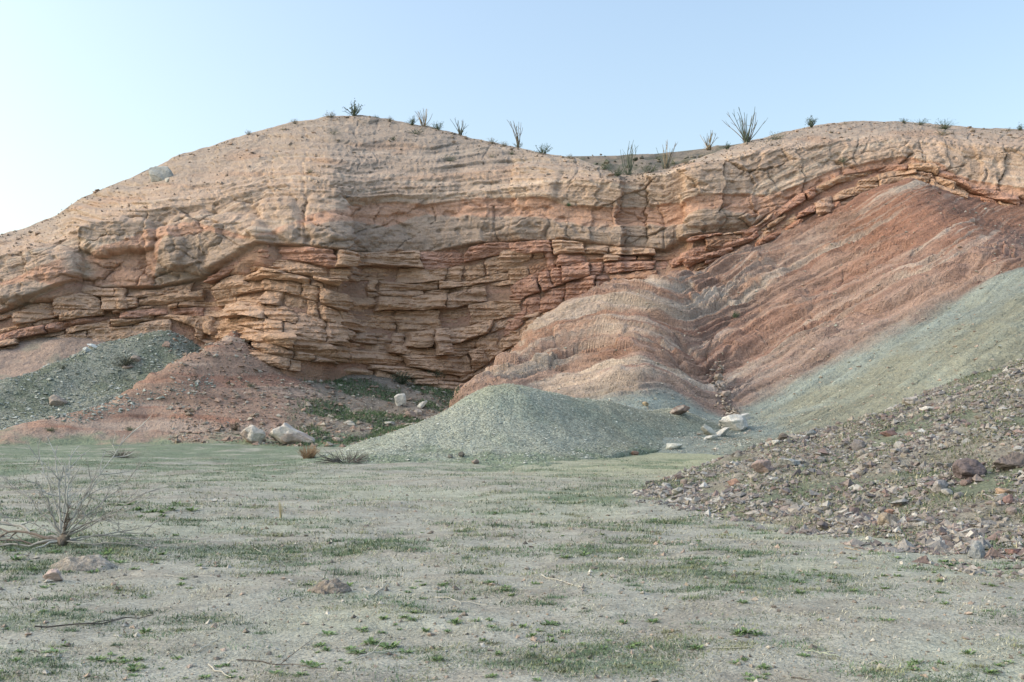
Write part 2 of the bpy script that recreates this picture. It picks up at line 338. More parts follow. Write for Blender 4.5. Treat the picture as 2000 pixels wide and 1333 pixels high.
# loose ledges: every block of every course
blocks = []
def add_blocks(x0, x1, topf, botf, fr, wlo, whi, off, cols, seed, miss=.03):
    r = np.random.default_rng(seed); n = len(fr)-1
    def bound(k, X):                      # wavy bedding plane k, shared by the courses above and below it
        X = np.asarray(X, float); f = np.full(X.shape, fr[k])
        if 0 < k < n: f = f+.36/n*fbm(X/210, k*7.7+seed, 0, 4, .55)
        return topf(X)+(botf(X)-topf(X))*f
    for k in range(n):
        x = x0-r.uniform(0, 40); cc0 = cols[r.integers(len(cols))]
        while x < x1:
            mid = x+30; th = float(bound(k+1, mid)-bound(k, mid))
            w = r.uniform(wlo, whi)*r.choice([.35, .7, 1, 1.4]); w = max(w, th*.7, 12)
            xa, xb = x, x+w; x = xb; mid = (xa+xb)/2; th = float(bound(k+1, mid)-bound(k, mid))
            if th < 3.5 or r.random() < miss: continue
            kk = k+1 if (r.random() < .12 and k+1 < n and w < 70) else k
            hh = float(bound(kk+1, mid)-bound(k, mid))
            nu = int(np.clip(w/2.8, 6, 34)); nv = int(np.clip(hh/2.0, 4, 20))
            U = np.concatenate([[0, 0, .0], np.linspace(.02, .98, nu), [1, 1, 1]]); Vv = np.concatenate([[0, 0, 0], np.linspace(.04, .96, nv), [1, 1, 1]])
            rt, rb, rs = r.uniform(.06, .22), r.uniform(.03, .10), r.uniform(.04, .22)
            du = np.concatenate([[-1.4, -.5, -rs], np.zeros(nu), [-rs, -.5, -1.4]]); dv = np.concatenate([[-1.6, -.7, -rt], np.zeros(nv), [-rb, -.7, -1.6]])
            UU, VV = np.meshgrid(U, Vv); DD = np.minimum(du[None], dv[:, None])
            PX = xa+.35+(w-.7)*UU; ya, yb = bound(k, PX), bound(kk+1, PX)
            PY = ya+(yb-ya)*VV
            PX = PX+3.5*fbm(PY/14, xa*.37, 2.0, 3)+(VV-.5)*r.normal(0, .2)*hh
            d0 = .1+off[k]*(.5+.9*fbm(mid/140, k*3.3+seed, 1.5, 3))+.55*fbm(mid/95, seed*1.3, 0, 3)+r.normal(0, .12)
            u_ = r.random()
            if u_ < .08: d0 -= r.uniform(.25, .6)
            elif u_ < .16: d0 += r.uniform(.1, .35)
            P = at(PX, PY, cliff_Y(PX, PY)); nn = cliff_normal(PX, PY)
            o = r.uniform(0, 90); x_, y_, z_ = P[..., 0], P[..., 1], P[..., 2]
            rough = .30*fbm(x_*.45, y_*.45, z_*.7+k, 4)-.20*np.abs(fbm(x_*1.2+o, y_, z_*1.6, 4))+.13*np.clip(3*fbm(x_*.20, k*1.1, z_*4.0, 4), -1, 1)
            yaw = r.normal(0, .14)*(UU-.5)*w/24
            lean = -.28*(1-VV)**2*r.uniform(.2, 1.8)-r.choice([0, .05, .15, .5])*sm(.45, 1, VV)
            rnd = -r.uniform(.05, .32)*np.abs(2*UU-1)**4-.10*np.abs(2*VV-1)**4
            P = P+nn*(d0+DD+rough+yaw+lean+rnd)[..., None]
            cc = (cc0 if r.random() < .75 else cols[r.integers(len(cols))])*r.uniform(.98, 1.14); lamn = fbm(x_*.15, k*1.7, z_*3.2, 3)
            blocks.append((w*hh, P, cc*(1+.16*lamn)[..., None]))
RW = np.array([1.02, .95, .90]); B_, R_, D_, G_, O_ = K['brown']*RW, K['red']*np.array([1, .99, .98]), K['dark']*RW, K['tan']*RW, lin(186, 156, 132)*RW
def fr(n, seed, j=.35):
    r = np.random.default_rng(seed); w = 1+r.uniform(-j, j, n); return np.concatenate([[0], np.cumsum(w)/w.sum()])
seg = lambda a, b: (a, b)
# left wall, buttress, hollow, right ledges
add_blocks(-260, 440, lambda x: u2(x)+2, md, fr(3, 1, .5), 45, 110, [.0, .35, .2], [B_, B_, O_, G_], 11)
add_blocks(-260, 440, md, bs, fr(3, 2, .5), 45, 110, [.35, .2, .3], [B_, B_, O_, R_], 12)
add_blocks(445, 1010, lambda x: u2(x)+1, md, fr(6, 23, .6), 34, 100, [.7, .0, .55, .1, .45, -.1], [B_, O_, G_, B_, R_], 13)
add_blocks(410, 985, md, bs, fr(5, 4, .5), 40, 110, [1.0, .1, .75, .2, .5], [O_, B_, G_, O_], 14)
add_blocks(1000, 1490, lambda x: u2(x)+1, lambda x: np.maximum(bs(x), u2(x)+20), fr(6, 35, .5), 30, 85, [.5, .0, .35, -.1, .3, 0, .2], [B_, R_, R_, O_, D_], 15)
add_blocks(1470, 2080, lambda x: u2(x)-4, lambda x: np.maximum(bs(x), u2(x)+16)+4, fr(4, 6), 40, 110, [.45, .0, .35, .2], [K['rust'], lin(178, 142, 118), B_, R_], 16)
# the ledge that runs out along the striped spur
blocks.sort(key=lambda b: -b[0])
rest = Bag()
for i, (a, P, col) in enumerate(blocks):
    q = gridq(*P.shape[:2])[:, ::-1]
    if i < 300:
        cen = P.reshape(-1, 3).mean(0); me = mesh_np('rock_block', P.reshape(-1, 3)-cen, q, col, False)
        o = link('rock_block', me, M_cliff, cliff); o.location = cen
    else: rest.add(P.reshape(-1, 3), q, col.reshape(-1, 3))
if rest.n: link('small_rock_block', rest.mesh('small_rock_block', False), M_cliff, cliff, kind='stuff')

# the farther hill seen through the saddle
def far_hill():
    tp = line([(700, 330), (1000, 306), (1100, 306), (1250, 304), (1330, 296), (1400, 288), (1480, 276), (1600, 262), (1900, 280)])
    px = np.linspace(700, 1900, 300); v = np.linspace(0, 1, 60)
    PX = np.broadcast_to(px, (60, 300)); top = tp(px); PY = top+(95*v**1.2)[:, None]; Y = 121-31*v[:, None]+0*PX
    P = at(PX, PY, Y); P[..., 2] += .5*fbm(P[..., 0]*.3, P[..., 1]*.3, 0, 4)*(v[:, None] > .02)
    back = P[0].copy(); back[:, 1] += 40; back[:, 2] -= 8; P = np.concatenate([back[None], P])
    col = mixc(np.broadcast_to(lin(132, 120, 108), P.shape), lin(104, 102, 88), sm(-.1, .4, fbm(P[..., 0]*.4, P[..., 1]*.4, 3, 3)))
    link('far_hill', mesh_np('far_hill', P, gridq(61, 300)[:, ::-1], col), M_spur, kind='structure', label='dark stony slope behind the saddle of the hill')
    return P
FARP = far_hill()

# ------------------------------------------------------------------ slopes and mounds at the foot
limb = [(1180, 570, 79), (1100, 608, 78), (1035, 640, 77), (1000, 690, 75), (940, 740, 71), (880, 792, 66), (830, 830, 60)]
spur_pts = ctrl([(1440, 492, 83), (1340, 528, 79), (1290, 550, 76.2), (1262, 600, 71.5), (1248, 650, 67.5), (1242, 700, 63.5), (1236, 752, 58.5), (1236, 806, 54), (1236, 850, 48)]+limb+
  [(1120, 700, 69), (1050, 760, 66), (1150, 778, 60.5), (1050, 806, 59.5), (950, 820, 58), (1050, 850, 50), (880, 850, 54),
  (1500, 470, 84), (1390, 560, 77.6), (1456, 560, 77.2), (1446, 600, 74.6), (1434, 650, 71.6), (1402, 715, 67.8), (1400, 750, 65.2), (1415, 790, 61.2), (1440, 825, 57.5), (1470, 860, 50),
  (1350, 600, 74.2), (1340, 680, 68.2), (1325, 740, 62.5), (1340, 812, 56), (1560, 430, 85), (1640, 398, 84.5), (1740, 362, 83), (1790, 352, 82.5),
  (1830, 410, 76), (1870, 460, 71), (1940, 488, 66), (2030, 525, 60), (2200, 600, 52), (2450, 700, 44), (1900, 412, 80.5), (2000, 455, 77), (2150, 530, 68),
  (1640, 520, 76), (1560, 600, 72), (1700, 560, 70), (1640, 660, 65), (1560, 720, 63), (1800, 560, 66), (1800, 650, 59), (1900, 600, 60), (1700, 740, 56), (1600, 800, 54), (1850, 720, 50), (2000, 640, 51), (2000, 560, 57),
  (1520, 852, 50), (1700, 825, 46), (1900, 800, 38), (2100, 760, 36), (2400, 800, 34)], (limb, 5, -3.5))
S_spur = Surf(spur_pts, .8)
rl = [(452, 654, 77.0), (400, 682, 74), (330, 716, 71), (270, 750, 69), (200, 790, 66.5), (100, 822, 64), (0, 850, 62), (-150, 880, 58)]
S_red = Surf(ctrl(rl+[(430, 740, 70), (420, 800, 66), (440, 852, 62), (440, 885, 57), (300, 800, 65.5), (300, 862, 61), (150, 866, 60), (300, 890, 55), (0, 885, 56),
  (490, 674, 76.4), (530, 696, 76.4), (565, 722, 76.6), (500, 740, 71.5), (620, 735, 79), (560, 780, 70), (560, 855, 62), (620, 800, 70), (700, 724, 82), (700, 800, 72), (700, 862, 62.5), (800, 745, 84), (800, 800, 74), (820, 845, 64), (900, 755, 85), (900, 810, 76), (560, 890, 55), (700, 890, 55), (860, 890, 55)], (rl[1:], 4, -2.4)), .7)
sr = [(330, 647, 77.5), (280, 655, 77), (200, 676, 75.5), (160, 692, 74.5), (90, 718, 72), (0, 745, 69.5), (-150, 790, 66)]
S_scree = Surf(ctrl(sr+[(375, 668, 78), (330, 700, 74), (250, 740, 71), (150, 760, 69.5), (100, 800, 66.5), (0, 800, 66), (0, 842, 63), (-150, 845, 62), (350, 690, 74.5), (400, 720, 76)], (sr, 4, -2.2)), .7)
S_pink = Surf(ctrl([(240, 668, 79), (150, 666, 77.2), (70, 680, 76), (0, 690, 75), (-150, 715, 73), (-300, 740, 71), (100, 720, 73), (0, 740, 71), (-150, 780, 68), (-300, 820, 64), (200, 720, 74.5)]), .7)
mr = [(620, 905, 36), (700, 876, 38.5), (800, 830, 41.5), (880, 798, 43.5), (940, 764, 44.7), (990, 755, 45.2), (1050, 760, 46), (1100, 771, 47.2), (1200, 789, 50), (1320, 800, 53.5), (1390, 832, 55.5), (1430, 862, 56)]
S_mound = Surf(ctrl(mr+[(600, 920, 32), (800, 920, 31.5), (950, 920, 31.5), (1100, 911, 34), (1200, 899, 39), (1300, 884, 44.5), (1400, 867, 51), (700, 897, 35.5), (900, 858, 38.3), (1000, 815, 40.8), (1100, 842, 41.3), (1200, 850, 44), (1300, 848, 48), (800, 890, 30), (1000, 960, 26), (1200, 930, 32), (1400, 900, 40)], (mr[2:], 5, -1.5)), 2.4)
gy = line([(-9999, 0), (36, 0), (60, .22), (9999, .22)])
def ground_z(x, y):
    return .16*fbm(x/11, y/11, 0, 3)*sm(5, 20, y)+.035*fbm(x/1.3, y/1.3, 5, 3)+sm(36, 60, y)*.45*sm(2, 14, x)

def slopes():
    px = np.arange(-420, 2441, 2.4); Y = np.concatenate([np.linspace(29, 50, 90)[:-1], np.linspace(50, 90, 360)])
    PX, YY = np.meshgrid(px, Y); X = (PX-1000)/F*YY
    cut = lambda a, b, w=45.: 2.6*np.clip((a-PX)/w, 0, 9)+2.6*np.clip((PX-b)/w, 0, 9)
    def rough(a, s, z): return a*fbm(X/s, YY/s, z, 5)
    Zs = S_spur(X, YY)-cut(815, 9999); Zr = S_red(X, YY)-cut(-999, 905); Zc = S_scree(X, YY)-cut(-999, 400); Zp = S_pink(X, YY)-cut(-999, 215); Zm = S_mound(X, YY)-cut(560, 1490)
    front = lambda f: 1.2*np.clip((f-YY)/2, 0, 9)
    mf = line([(560, 34), (800, 31.8), (1000, 32.3), (1100, 35), (1200, 40), (1300, 45.5), (1400, 52), (1480, 56)])
    Zm = Zm-front(mf(PX)); Zr = Zr-front(55.0); Zc = Zc-front(line([(-150, 58), (0, 62.5), (100, 64.5), (200, 67), (270, 69.5), (330, 71.5), (400, 74.5)])(PX)+.6); Zp = Zp-front(61.0); Zs = Zs-front(33.0)
    # erosion: ledges where the hard beds crop out, and rills down the slope
    xg = X-13
    strat = Zs-np.where(xg > 0, .5*xg, 0)-1.5*sm(13, 8, X)+.25*np.clip(6.5-X, 0, 99)
    strat = strat+.2*fbm(X/6, YY/8, 1, 3)
    hard = sm(1.3, 2.6, strat)*(1-.8*sm(27, 30, X)*sm(66, 70, YY))
    steps = np.clip(6*fbm(strat*1.15, X/22, 3.3, 3), -1, 1)
    Zs = Zs+hard*(.19*steps*(.35+sm(-.3, .4, fbm(X/4, YY/4, 14, 2)))+.15*np.clip(5*fbm(strat*3.2, X/9, 9, 2), -1, 1))+rough(.20, 5, 1)*hard+rough(.08, 1.6, 2)
    rill = fbm(X/1.5+.25*YY, YY/9, 6.1, 3); Zs = Zs-.03*sm(.05, .55, np.abs(rill))*hard
    fv, fe = facets((YY+.55*X+.8*fbm(X/3, YY/3, 27, 2))/1.9, strat*.95+.5*fbm(X/5, YY/5, 28, 2), 41); om = sm(-.12, .22, fbm(X/7, YY/7, 29, 3)+.25*sm(24, 30, X)*sm(8, 13, Zs))*hard
    Zs = Zs+om*(.26*fv-.16*sm(.12, .02, fe))
    gl = fbm((YY+.35*X+1.2*fbm(X/6, YY/6, 18, 2))/4.2, X/16, 19.3, 3); Zs = Zs-.5*hard*sm(.16, 0, np.abs(gl))*sm(-.2, .3, fbm(X/9, YY/9, 23, 2))
    ac, al = X*.45-YY*.89, X*.89+YY*.45; drain = fbm(ac/.7, al/9, 16.1, 4); Zs = Zs+(1-hard)*.13*drain*sm(10, 14, X)
    sr_ = Zr+.25*fbm(X/5, YY/5, 2, 3)+.04*X; steps = np.clip(2.5*fbm(sr_*1.6, X/20, 6.3, 3), -1, 1)
    mred = sm(640, 560, PX); Zr = Zr+mred*sm(.6, 2.2, Zr)*.15*steps+rough(.16, 5, 4)+rough(.06, 1.5, 5)+(1-mred)*.22*fbm(X/3, YY/3, 7, 4)
    Zc = Zc+rough(.12, 4, 6); Zp = Zp+rough(.2, 3, 7); Zm = Zm+rough(.12, 4, 8)+rough(.05, 1.0, 9)
    G = ground_z(X, YY)
    stack = {'striped_spur': Zs, 'red_spur': Zr, 'green_scree': Zc, 'pink_slope': Zp, 'shale_mound': Zm}
    top = np.max(np.stack(list(stack.values())+[G]), 0)
    # colours
    n1 = fbm(X/3, YY/3, 11, 4); n2 = fbm(X/.8, YY/.8, 12, 3)
    cols = {}
    red, pale, orange, pinkg, blue, olive = lin(176, 143, 125), lin(206, 187, 169), lin(188, 144, 118), lin(176, 152, 140), lin(158, 166, 156), lin(154, 153, 132)
    c = np.broadcast_to(red, X.shape+(3,)).copy(); s3 = strat+.06*n2
    st = fbm(s3*1.0, X/30, 7.7, 5, .75); pt = .45+.7*sm(-.3, .35, fbm(X/6, YY/6, 44, 3))
    c = mixc(c, pale, sm(.05, .32, st)*.46*pt); c = mixc(c, orange, sm(.1, .26, fbm(s3*1.3, X/25, 9.2, 4))*.75); c = mixc(c, lin(160, 120, 102), sm(.10, .26, fbm(s3*1.1, X/30, 2.9, 4))*.65)
    c = mixc(c, lin(166, 116, 90), sm(12.5, 16, Zs+n1)*sm(24, 28, X)*.85)
    c = mixc(c, lin(204, 184, 166), sm(.10, .24, fbm(s3*2.6, X/24, 4.4, 3, .6))*.5*pt); c = mixc(c, pinkg, sm(4.2, 2.0, strat+.5*n1)*.7)
    thin = fbm(s3*4.0, X/16, 5.1, 4, .7); c = mixc(c, lin(204, 186, 168), sm(.10, .24, fbm(s3*.42, X/40, 31.7, 4))*.6); c = mixc(c, lin(166, 120, 98), sm(.10, .24, fbm(s3*.42, X/40, 35.7, 4))*.6); c = c*(1-.15*sm(.08, .35, thin)*hard+.12*sm(.08, .4, -thin)*hard+.09*om*fv)[..., None]*.80
    c = mixc(c, blue, sm(2.1, 1.25, strat+.35*n1)); c = mixc(c, olive, sm(1.15, .2, strat+.5*n1)*.9*sm(6, 13, X))
    c = mixc(c, lin(160, 166, 150), sm(.1, .5, n1)*sm(.8, -.5, strat)*.6)*((.70+.22*sm(2, 3, strat))*(1+.22*drain*(1-hard)))[..., None]
    cols['striped_spur'] = c
    c = np.broadcast_to(lin(158, 128, 110), X.shape+(3,)).copy(); c = mixc(c, lin(184, 160, 142), sm(.1, .5, fbm(sr_*1.3, X/25, 1.7, 3))*.6)
    c = mixc(c, lin(152, 105, 84), sm(.15, .5, fbm(sr_*2.1, X/18, 3.7, 3))*.65); c = mixc(c, lin(165, 143, 128), sm(1.6, .3, Zr+n1)*.7)
    hol = sm(560, 640, PX+40*n1); c = mixc(c, lin(141, 128, 115), hol); c = mixc(c, lin(96, 108, 84), hol*sm(.0, .35, fbm(X/4, YY/4, 21, 4)+.25)*.75)
    c = mixc(c, lin(120, 112, 98), hol*sm(.1, .4, n2)*.6); edge = sm(.75, .05, Zr-G+.5*n1+.25*n2); c = mixc(c, lin(116, 134, 106), edge*.85); cols['red_spur'] = c
    c = np.broadcast_to(lin(136, 138, 124), X.shape+(3,)).copy(); c = mixc(c, lin(114, 120, 102), sm(-.2, .4, n1)); c = mixc(c, lin(150, 148, 136), sm(.2, .6, n2)*.6); cols['green_scree'] = c
    c = np.broadcast_to(lin(165, 140, 124), X.shape+(3,)).copy(); c = mixc(c, lin(140, 134, 118), sm(0, .5, n1)*.7); cols['pink_slope'] = c
    c = np.broadcast_to(lin(164, 164, 149), X.shape+(3,)).copy(); c = mixc(c, lin(150, 146, 126), sm(-1, 6, X+2.5*n1)*.85); c = mixc(c, lin(168, 164, 138), sm(2.5, 3.05, Zm+.3*n1)*.8)
    c = mixc(c, lin(150, 156, 140), sm(.1, .5, n1)*.5); c = mixc(c, lin(120, 134, 104), sm(.35, .0, Zm-G+.25*n1+.2*n2)*.7); cols['shale_mound'] = c*np.array([.86, .89, .87])
    lab = {'striped_spur': 'striped red and cream clay spurs with a gully between them', 'red_spur': 'low red clay spur and the stony hollow beside it', 'green_scree': 'dark green-grey scree fan below the left cliff',
      'pink_slope': 'pale pink slope under the left end of the cliff', 'shale_mound': 'smooth grey-green shale mound in front of the spurs'}
    mats = {'striped_spur': M_spur, 'red_spur': M_spur, 'green_scree': M_shale, 'pink_slope': M_spur, 'shale_mound': M_shale}
    for k, Z in stack.items():
        P = np.stack([X, YY, Z], -1); mask = (Z > top-.7) & (YY < cliff_Y(PX, HY-(Z-EYE)/YY*F)+2.5)
        V, Q, cc = compact(P, gridq(*X.shape, mask), cols[k])
        link(k, mesh_np(k, V, Q, cc, k in ('shale_mound', 'green_scree')), mats[k], kind='structure', label=lab[k])
    return px, Y, top
GPX, GY, GTOP = slopes()

rr = [(1255, 956, 24.5), (1320, 935, 24.5), (1400, 900, 25), (1500, 868, 25.5), (1600, 845, 26), (1700, 815, 26.5), (1800, 775, 27), (1900, 735, 27.5), (2000, 704, 28), (2250, 650, 29)]
S_rub = Surf(ctrl(rr+[(1300, 985, 19.5), (1500, 1020, 16), (1700, 1060, 13.4), (1900, 1095, 11.6), (2050, 1115, 10.8), (2300, 1160, 9.6), (1500, 1080, 12), (1800, 1180, 8.8), (2100, 1250, 7.4), (1250, 1010, 18), (1200, 960, 22)], (rr, 6, -1.5)), .8)
FPX, FYY = [1270, 1500, 1700, 1900, 2100, 2400, 2900], [20.5, 16.8, 14.0, 12.1, 10.9, 9.9, 9.2]
def rub_z(x, y):
    z = S_rub(x, y)+.10*fbm(x/1.6, y/1.6, 3, 4); px = x/y*F+1000
    ft = np.interp(px, FPX, FYY); z = np.minimum(z, 3.4+.05*np.sin(x))
    return z-.8*np.clip((1270-px)/60, 0, 9)-.22*np.clip(ft-y, 0, 1.5)-.6*np.clip(ft-1.2-y, 0, 9)
def rubble_ground():
    px = np.concatenate([np.arange(1150, 2100, 7.), np.arange(2100, 3200, 14.)]); Y = np.linspace(5.5, 36, 180); PX, YY = np.meshgrid(px, Y); X = (PX-1000)/F*YY
    Z = rub_z(X, YY); G = ground_z(X, YY); n1 = fbm(X/.9, YY/.9, 4, 4); n2 = fbm(X/2.6, YY/2.6, 9, 3)
    c = np.broadcast_to(lin(126, 120, 108), X.shape+(3,)).copy(); c = mixc(c, lin(94, 106, 82), sm(-.1, .4, n2)*.7); c = mixc(c, lin(150, 142, 130), sm(.1, .5, n1)*.6)
    V, Q, cc = compact(np.stack([X, YY, Z], -1), gridq(*X.shape, Z > G-.3), c)
    return link('rubble_mound', mesh_np('rubble_mound', V, Q, cc), M_soil, kind='structure', label='stony rubble bank littered with loose rocks')
rubble = rubble_ground()

# green cover on the flat: how green the ground is at a place
def greenness(x, y):
    px = x/np.maximum(y, 1)*F+1000
    n = fbm(x/3.2, y/2.2, 31, 4); n2 = fbm(x/.9, y/.7, 32, 3)
    far = sm(14, 46, y)*sm(820, 480, px)*.52+sm(18, 36, y)*.26
    mid = .3*np.exp(-((px-1180)/190)**2-((y-22.5)/3.2)**2)+.28*np.exp(-((px-1500)/190)**2-((y-15.5)/2.2)**2)+.3*np.exp(-((px-150)/240)**2-((y-13.5)/2.2)**2)
    return np.clip(far+mid+0.55*n+.38*n2-.03, 0, 1)
def build_ground():
    u = np.concatenate([[-40, -12, -5, -2.5, -1.4, -.95], np.linspace(-.72, .72, 360), [.95, 1.4, 2.5, 5, 12, 40]])
    y = np.concatenate([[-1500, -500, -150, -40, -12, -3, 1.5, 3], np.geomspace(4.5, 66, 280), [75, 90, 120, 200, 400, 900, 2000]])
    U, YY = np.meshgrid(u, y); X = U*np.maximum(np.abs(YY), 5)
    Z = ground_z(X, YY)-.5*sm(70, 90, YY); g = greenness(X, np.maximum(YY, 3))
    n1 = fbm(X/1.1, YY/.8, 41, 4); n2 = fbm(X/6, YY/5, 42, 3)
    c = np.broadcast_to(lin(170, 162, 148), X.shape+(3,)).copy(); c = mixc(c, lin(158, 146, 132), sm(-.1, .5, n1)*.7); c = mixc(c, lin(172, 170, 148), sm(.0, .5, n2)*.6)
    far = sm(20, 32, YY)*sm(8, 0, np.abs(X-7)/1.4); c = mixc(c, lin(172, 168, 128), far*.7)
    c = mixc(c, lin(106, 124, 96), sm(.18, .8, g)*.75)*np.array([.785, .83, .83])
    P = np.stack([X, YY, Z], -1); me = mesh_np('ground', P, gridq(*X.shape), c)
    return link('ground', me, M_ground, kind='structure', label='flat sandy ground with thin grass')
ground = build_ground()
def gz(x, y): return float(ground_z(np.array(x, float), np.array(y, float)))
def on_ground(px, py):                    # where the sight line (px,py) meets the flat
    Y = EYE*F/max(py-HY, 5)
    for _ in range(6):
        z = gz((px-1000)/F*Y, Y); Y = (EYE-z)*F/(py-HY)
    return np.array([(px-1000)/F*Y, Y, gz((px-1000)/F*Y, Y)])

# ------------------------------------------------------------------ finding the surface
def top_at(x, y):
    px = x/y*F+1000; i = np.clip((px-GPX[0])/(GPX[1]-GPX[0]), 0, len(GPX)-1.001); j = np.clip(np.interp(y, GY, np.arange(len(GY))), 0, len(GY)-1.001)
    i0, j0 = i.astype(int), j.astype(int); a, b = i-i0, j-j0
    g = GTOP; return (g[j0, i0]*(1-a)+g[j0, i0+1]*a)*(1-b)+(g[j0+1, i0]*(1-a)+g[j0+1, i0+1]*a)*b
def hit(px, py):                          # first slope the sight line meets
    Y = np.arange(30, 89, .1); x = (px-1000)/F*Y; z = EYE+(HY-py)/F*Y
    t = top_at(x, Y); k = np.argmax(t >= z)
    if t[k] < z[k]: return at(px, py, float(cliff_Y(np.array(float(px)), np.array(float(py)))))
    return np.array([x[k], Y[k], t[k]])
def hit_rub(px, py):
    Y = np.arange(9, 34, .05); x = (px-1000)/F*Y; z = EYE+(HY-py)/F*Y
    t = np.maximum(rub_z(x, Y), ground_z(x, Y)); k = np.argmax(t >= z); k = k if t[k] >= z[k] else len(Y)-1
    return np.array([x[k], Y[k], t[k]])
def hit_cliff(px, py):
    a, b = np.array(float(px)), np.array(float(py)); return at(a, b, cliff_Y(a, b))

# ------------------------------------------------------------------ boulders
STONE_COL = [lin(150, 142, 134), lin(130, 122, 118), lin(116, 108, 108), lin(164, 156, 148), lin(144, 130, 124), lin(142, 138, 132), lin(174, 170, 164), lin(138, 118, 112), lin(124, 122, 122), lin(150, 140, 128)]
def boulder(where, px, py, w, h, col, label, dep=.75, sink=.18, seed=0, cuts=12, peak=0, name='boulder', sub=3, lo=.5, tilt=0, col2=None, cat='boulder'):
    p = where(px, py); s = p[1]/F; W_, H_ = w*s, h*s/(1-sink)
    V, T = rock(4 if w > 40 else sub, (W_, W_*dep, H_), seed+int(px*7+py), cuts+4, .13, lo-.08)
    if peak:
        t = np.clip(V[:, 2]/H_+.5, 0, 1); V[:, :2] *= (1-.62*t**1.1)[:, None]; V[:, 0] += peak*W_*t
        V[:, 0] *= W_/np.ptp(V[:, 0]); V[:, 0] -= (V[:, 0].max()+V[:, 0].min())/2
    V = rotz(V, 0, 0)
    if tilt: c, q = math.cos(tilt), math.sin(tilt); V = V@np.array([[c, 0, q], [0, 1, 0], [-q, 0, c]])
    n = fbm(V[:, 0]*2.2/W_+px, V[:, 1]*2.2/W_, V[:, 2]*2.2/W_, 3)
    cc = np.broadcast_to(np.array(col), V.shape)*(1+.13*n)[:, None]
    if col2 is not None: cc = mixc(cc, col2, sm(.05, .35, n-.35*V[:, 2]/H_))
    o = link(name, mesh_np(name, V, T, cc, False), M_boulder, None, None, label, cat)
    o.location = (p[0], p[1]+W_*dep*.25, p[2]+H_*(.5-sink)); return o
white, pgrey, dbr, pur = lin(192, 186, 176), lin(168, 164, 158), lin(118, 100, 90), lin(108, 96, 96)
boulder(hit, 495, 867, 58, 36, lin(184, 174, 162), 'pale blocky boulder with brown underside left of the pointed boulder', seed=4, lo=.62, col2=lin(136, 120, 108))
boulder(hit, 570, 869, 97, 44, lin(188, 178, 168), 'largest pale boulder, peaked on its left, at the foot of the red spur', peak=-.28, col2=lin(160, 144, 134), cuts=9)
boulder(hit, 780, 795, 27, 25, white, 'white upright boulder high in the grassy hollow')
boulder(hit, 822, 799, 32, 13, white, 'long white slab tilted down beside the banded rock hump', tilt=.5, dep=.6)
boulder(hit, 817, 812, 20, 13, lin(160, 148, 138), 'small grey stone just below the tilted white slab')
boulder(hit, 800, 818, 25, 17, lin(150, 130, 118), 'brownish stone behind the left shoulder of the shale mound')
boulder(hit, 762, 832, 22, 8, white, 'thin white flake at the edge of the shale mound')
boulder(hit, 683, 831, 25, 9, lin(176, 166, 152), 'flat pale stone lying in the middle of the hollow')
boulder(hit, 656, 864, 19, 10, lin(170, 150, 132), 'small tan stone right of the pointed boulder')
boulder(hit, 603, 796, 12, 11, lin(168, 152, 136), 'small tan stone on the slope above the pointed boulder')
boulder(hit, 1439, 841, 66, 30, white, 'big rounded white boulder at the mouth of the gully', cuts=7, lo=.6)
boulder(hit, 1456, 822, 36, 14, lin(196, 190, 182), 'small white boulder behind the big white one in the gully')
boulder(hit, 1386, 852, 44, 15, lin(176, 172, 160), 'grey slanting slab left of the big white boulder', tilt=-.7, dep=.6)
boulder(hit, 1408, 853, 46, 12, white, 'white slanting flake between grey slab and big white boulder', tilt=.45, dep=.6)
boulder(hit, 1392, 859, 34, 10, lin(186, 182, 172), 'low white flake at the very foot of the gully stones', tilt=.3)
boulder(hit, 1330, 813, 42, 20, dbr, 'dark brown boulder with pale top on the shale mound shoulder', tilt=.25, col2=lin(150, 138, 128))
boulder(hit, 1261, 794, 14, 9, lin(160, 140, 112), 'small tan stone on the crest of the shale mound')
boulder(hit, 1316, 877, 34, 11, lin(186, 182, 168), 'flat pale stone at the right foot of the shale mound')
boulder(hit, 1241, 890, 22, 9, lin(138, 110, 96), 'reddish flat stone at the foot of the shale mound')
boulder(hit, 902, 894, 15, 12, lin(100, 98, 94), 'dark round stone low on the shale mound')
boulder(hit, 928, 907, 16, 10, lin(150, 132, 120), 'pinkish stone below the dark round stone on the mound')
boulder(hit, 880, 896, 11, 8, lin(120, 118, 112), 'small grey stone left of the dark round stone')
boulder(hit, 1418, 775, 22, 12, lin(158, 140, 126), 'brown stone lodged in the bed of the gully')
boulder(hit, 1404, 742, 18, 12, lin(150, 136, 122), 'grey stone high in the bed of the gully')
boulder(hit_cliff, 306, 352, 62, 32, lin(158, 156, 150), 'large flat grey slab lying near the left skyline', dep=.5, tilt=-.28, sink=.3)
boulder(hit_cliff, 327, 356, 11, 9, lin(196, 188, 174), 'small round pale stone beside the grey skyline slab')
boulder(hit, 183, 680, 32, 7, lin(192, 192, 186), 'long white slab on top of the green scree', tilt=-.4)
boulder(hit, 167, 689, 14, 10, lin(186, 188, 184), 'short white slab at lower end of the long white slab', tilt=-.3)
boulder(hit, 266, 708, 22, 15, lin(164, 146, 132), 'pinkish rounded rock beside the shrub on the green scree')
boulder(hit, 250, 722, 26, 9, lin(150, 134, 122), 'flat pinkish rock below the shrub on the green scree')
boulder(hit, 110, 795, 36, 24, lin(150, 136, 124), 'weathered brown lump where green scree meets red spur')
boulder(hit, 325, 680, 20, 14, lin(150, 126, 112), 'reddish lump near the top of the green scree')
boulder(hit_rub, 1895, 938, 62, 40, pur, 'dark purple-brown rounded boulder on the rubble bank', cuts=7, lo=.62, sink=.1)
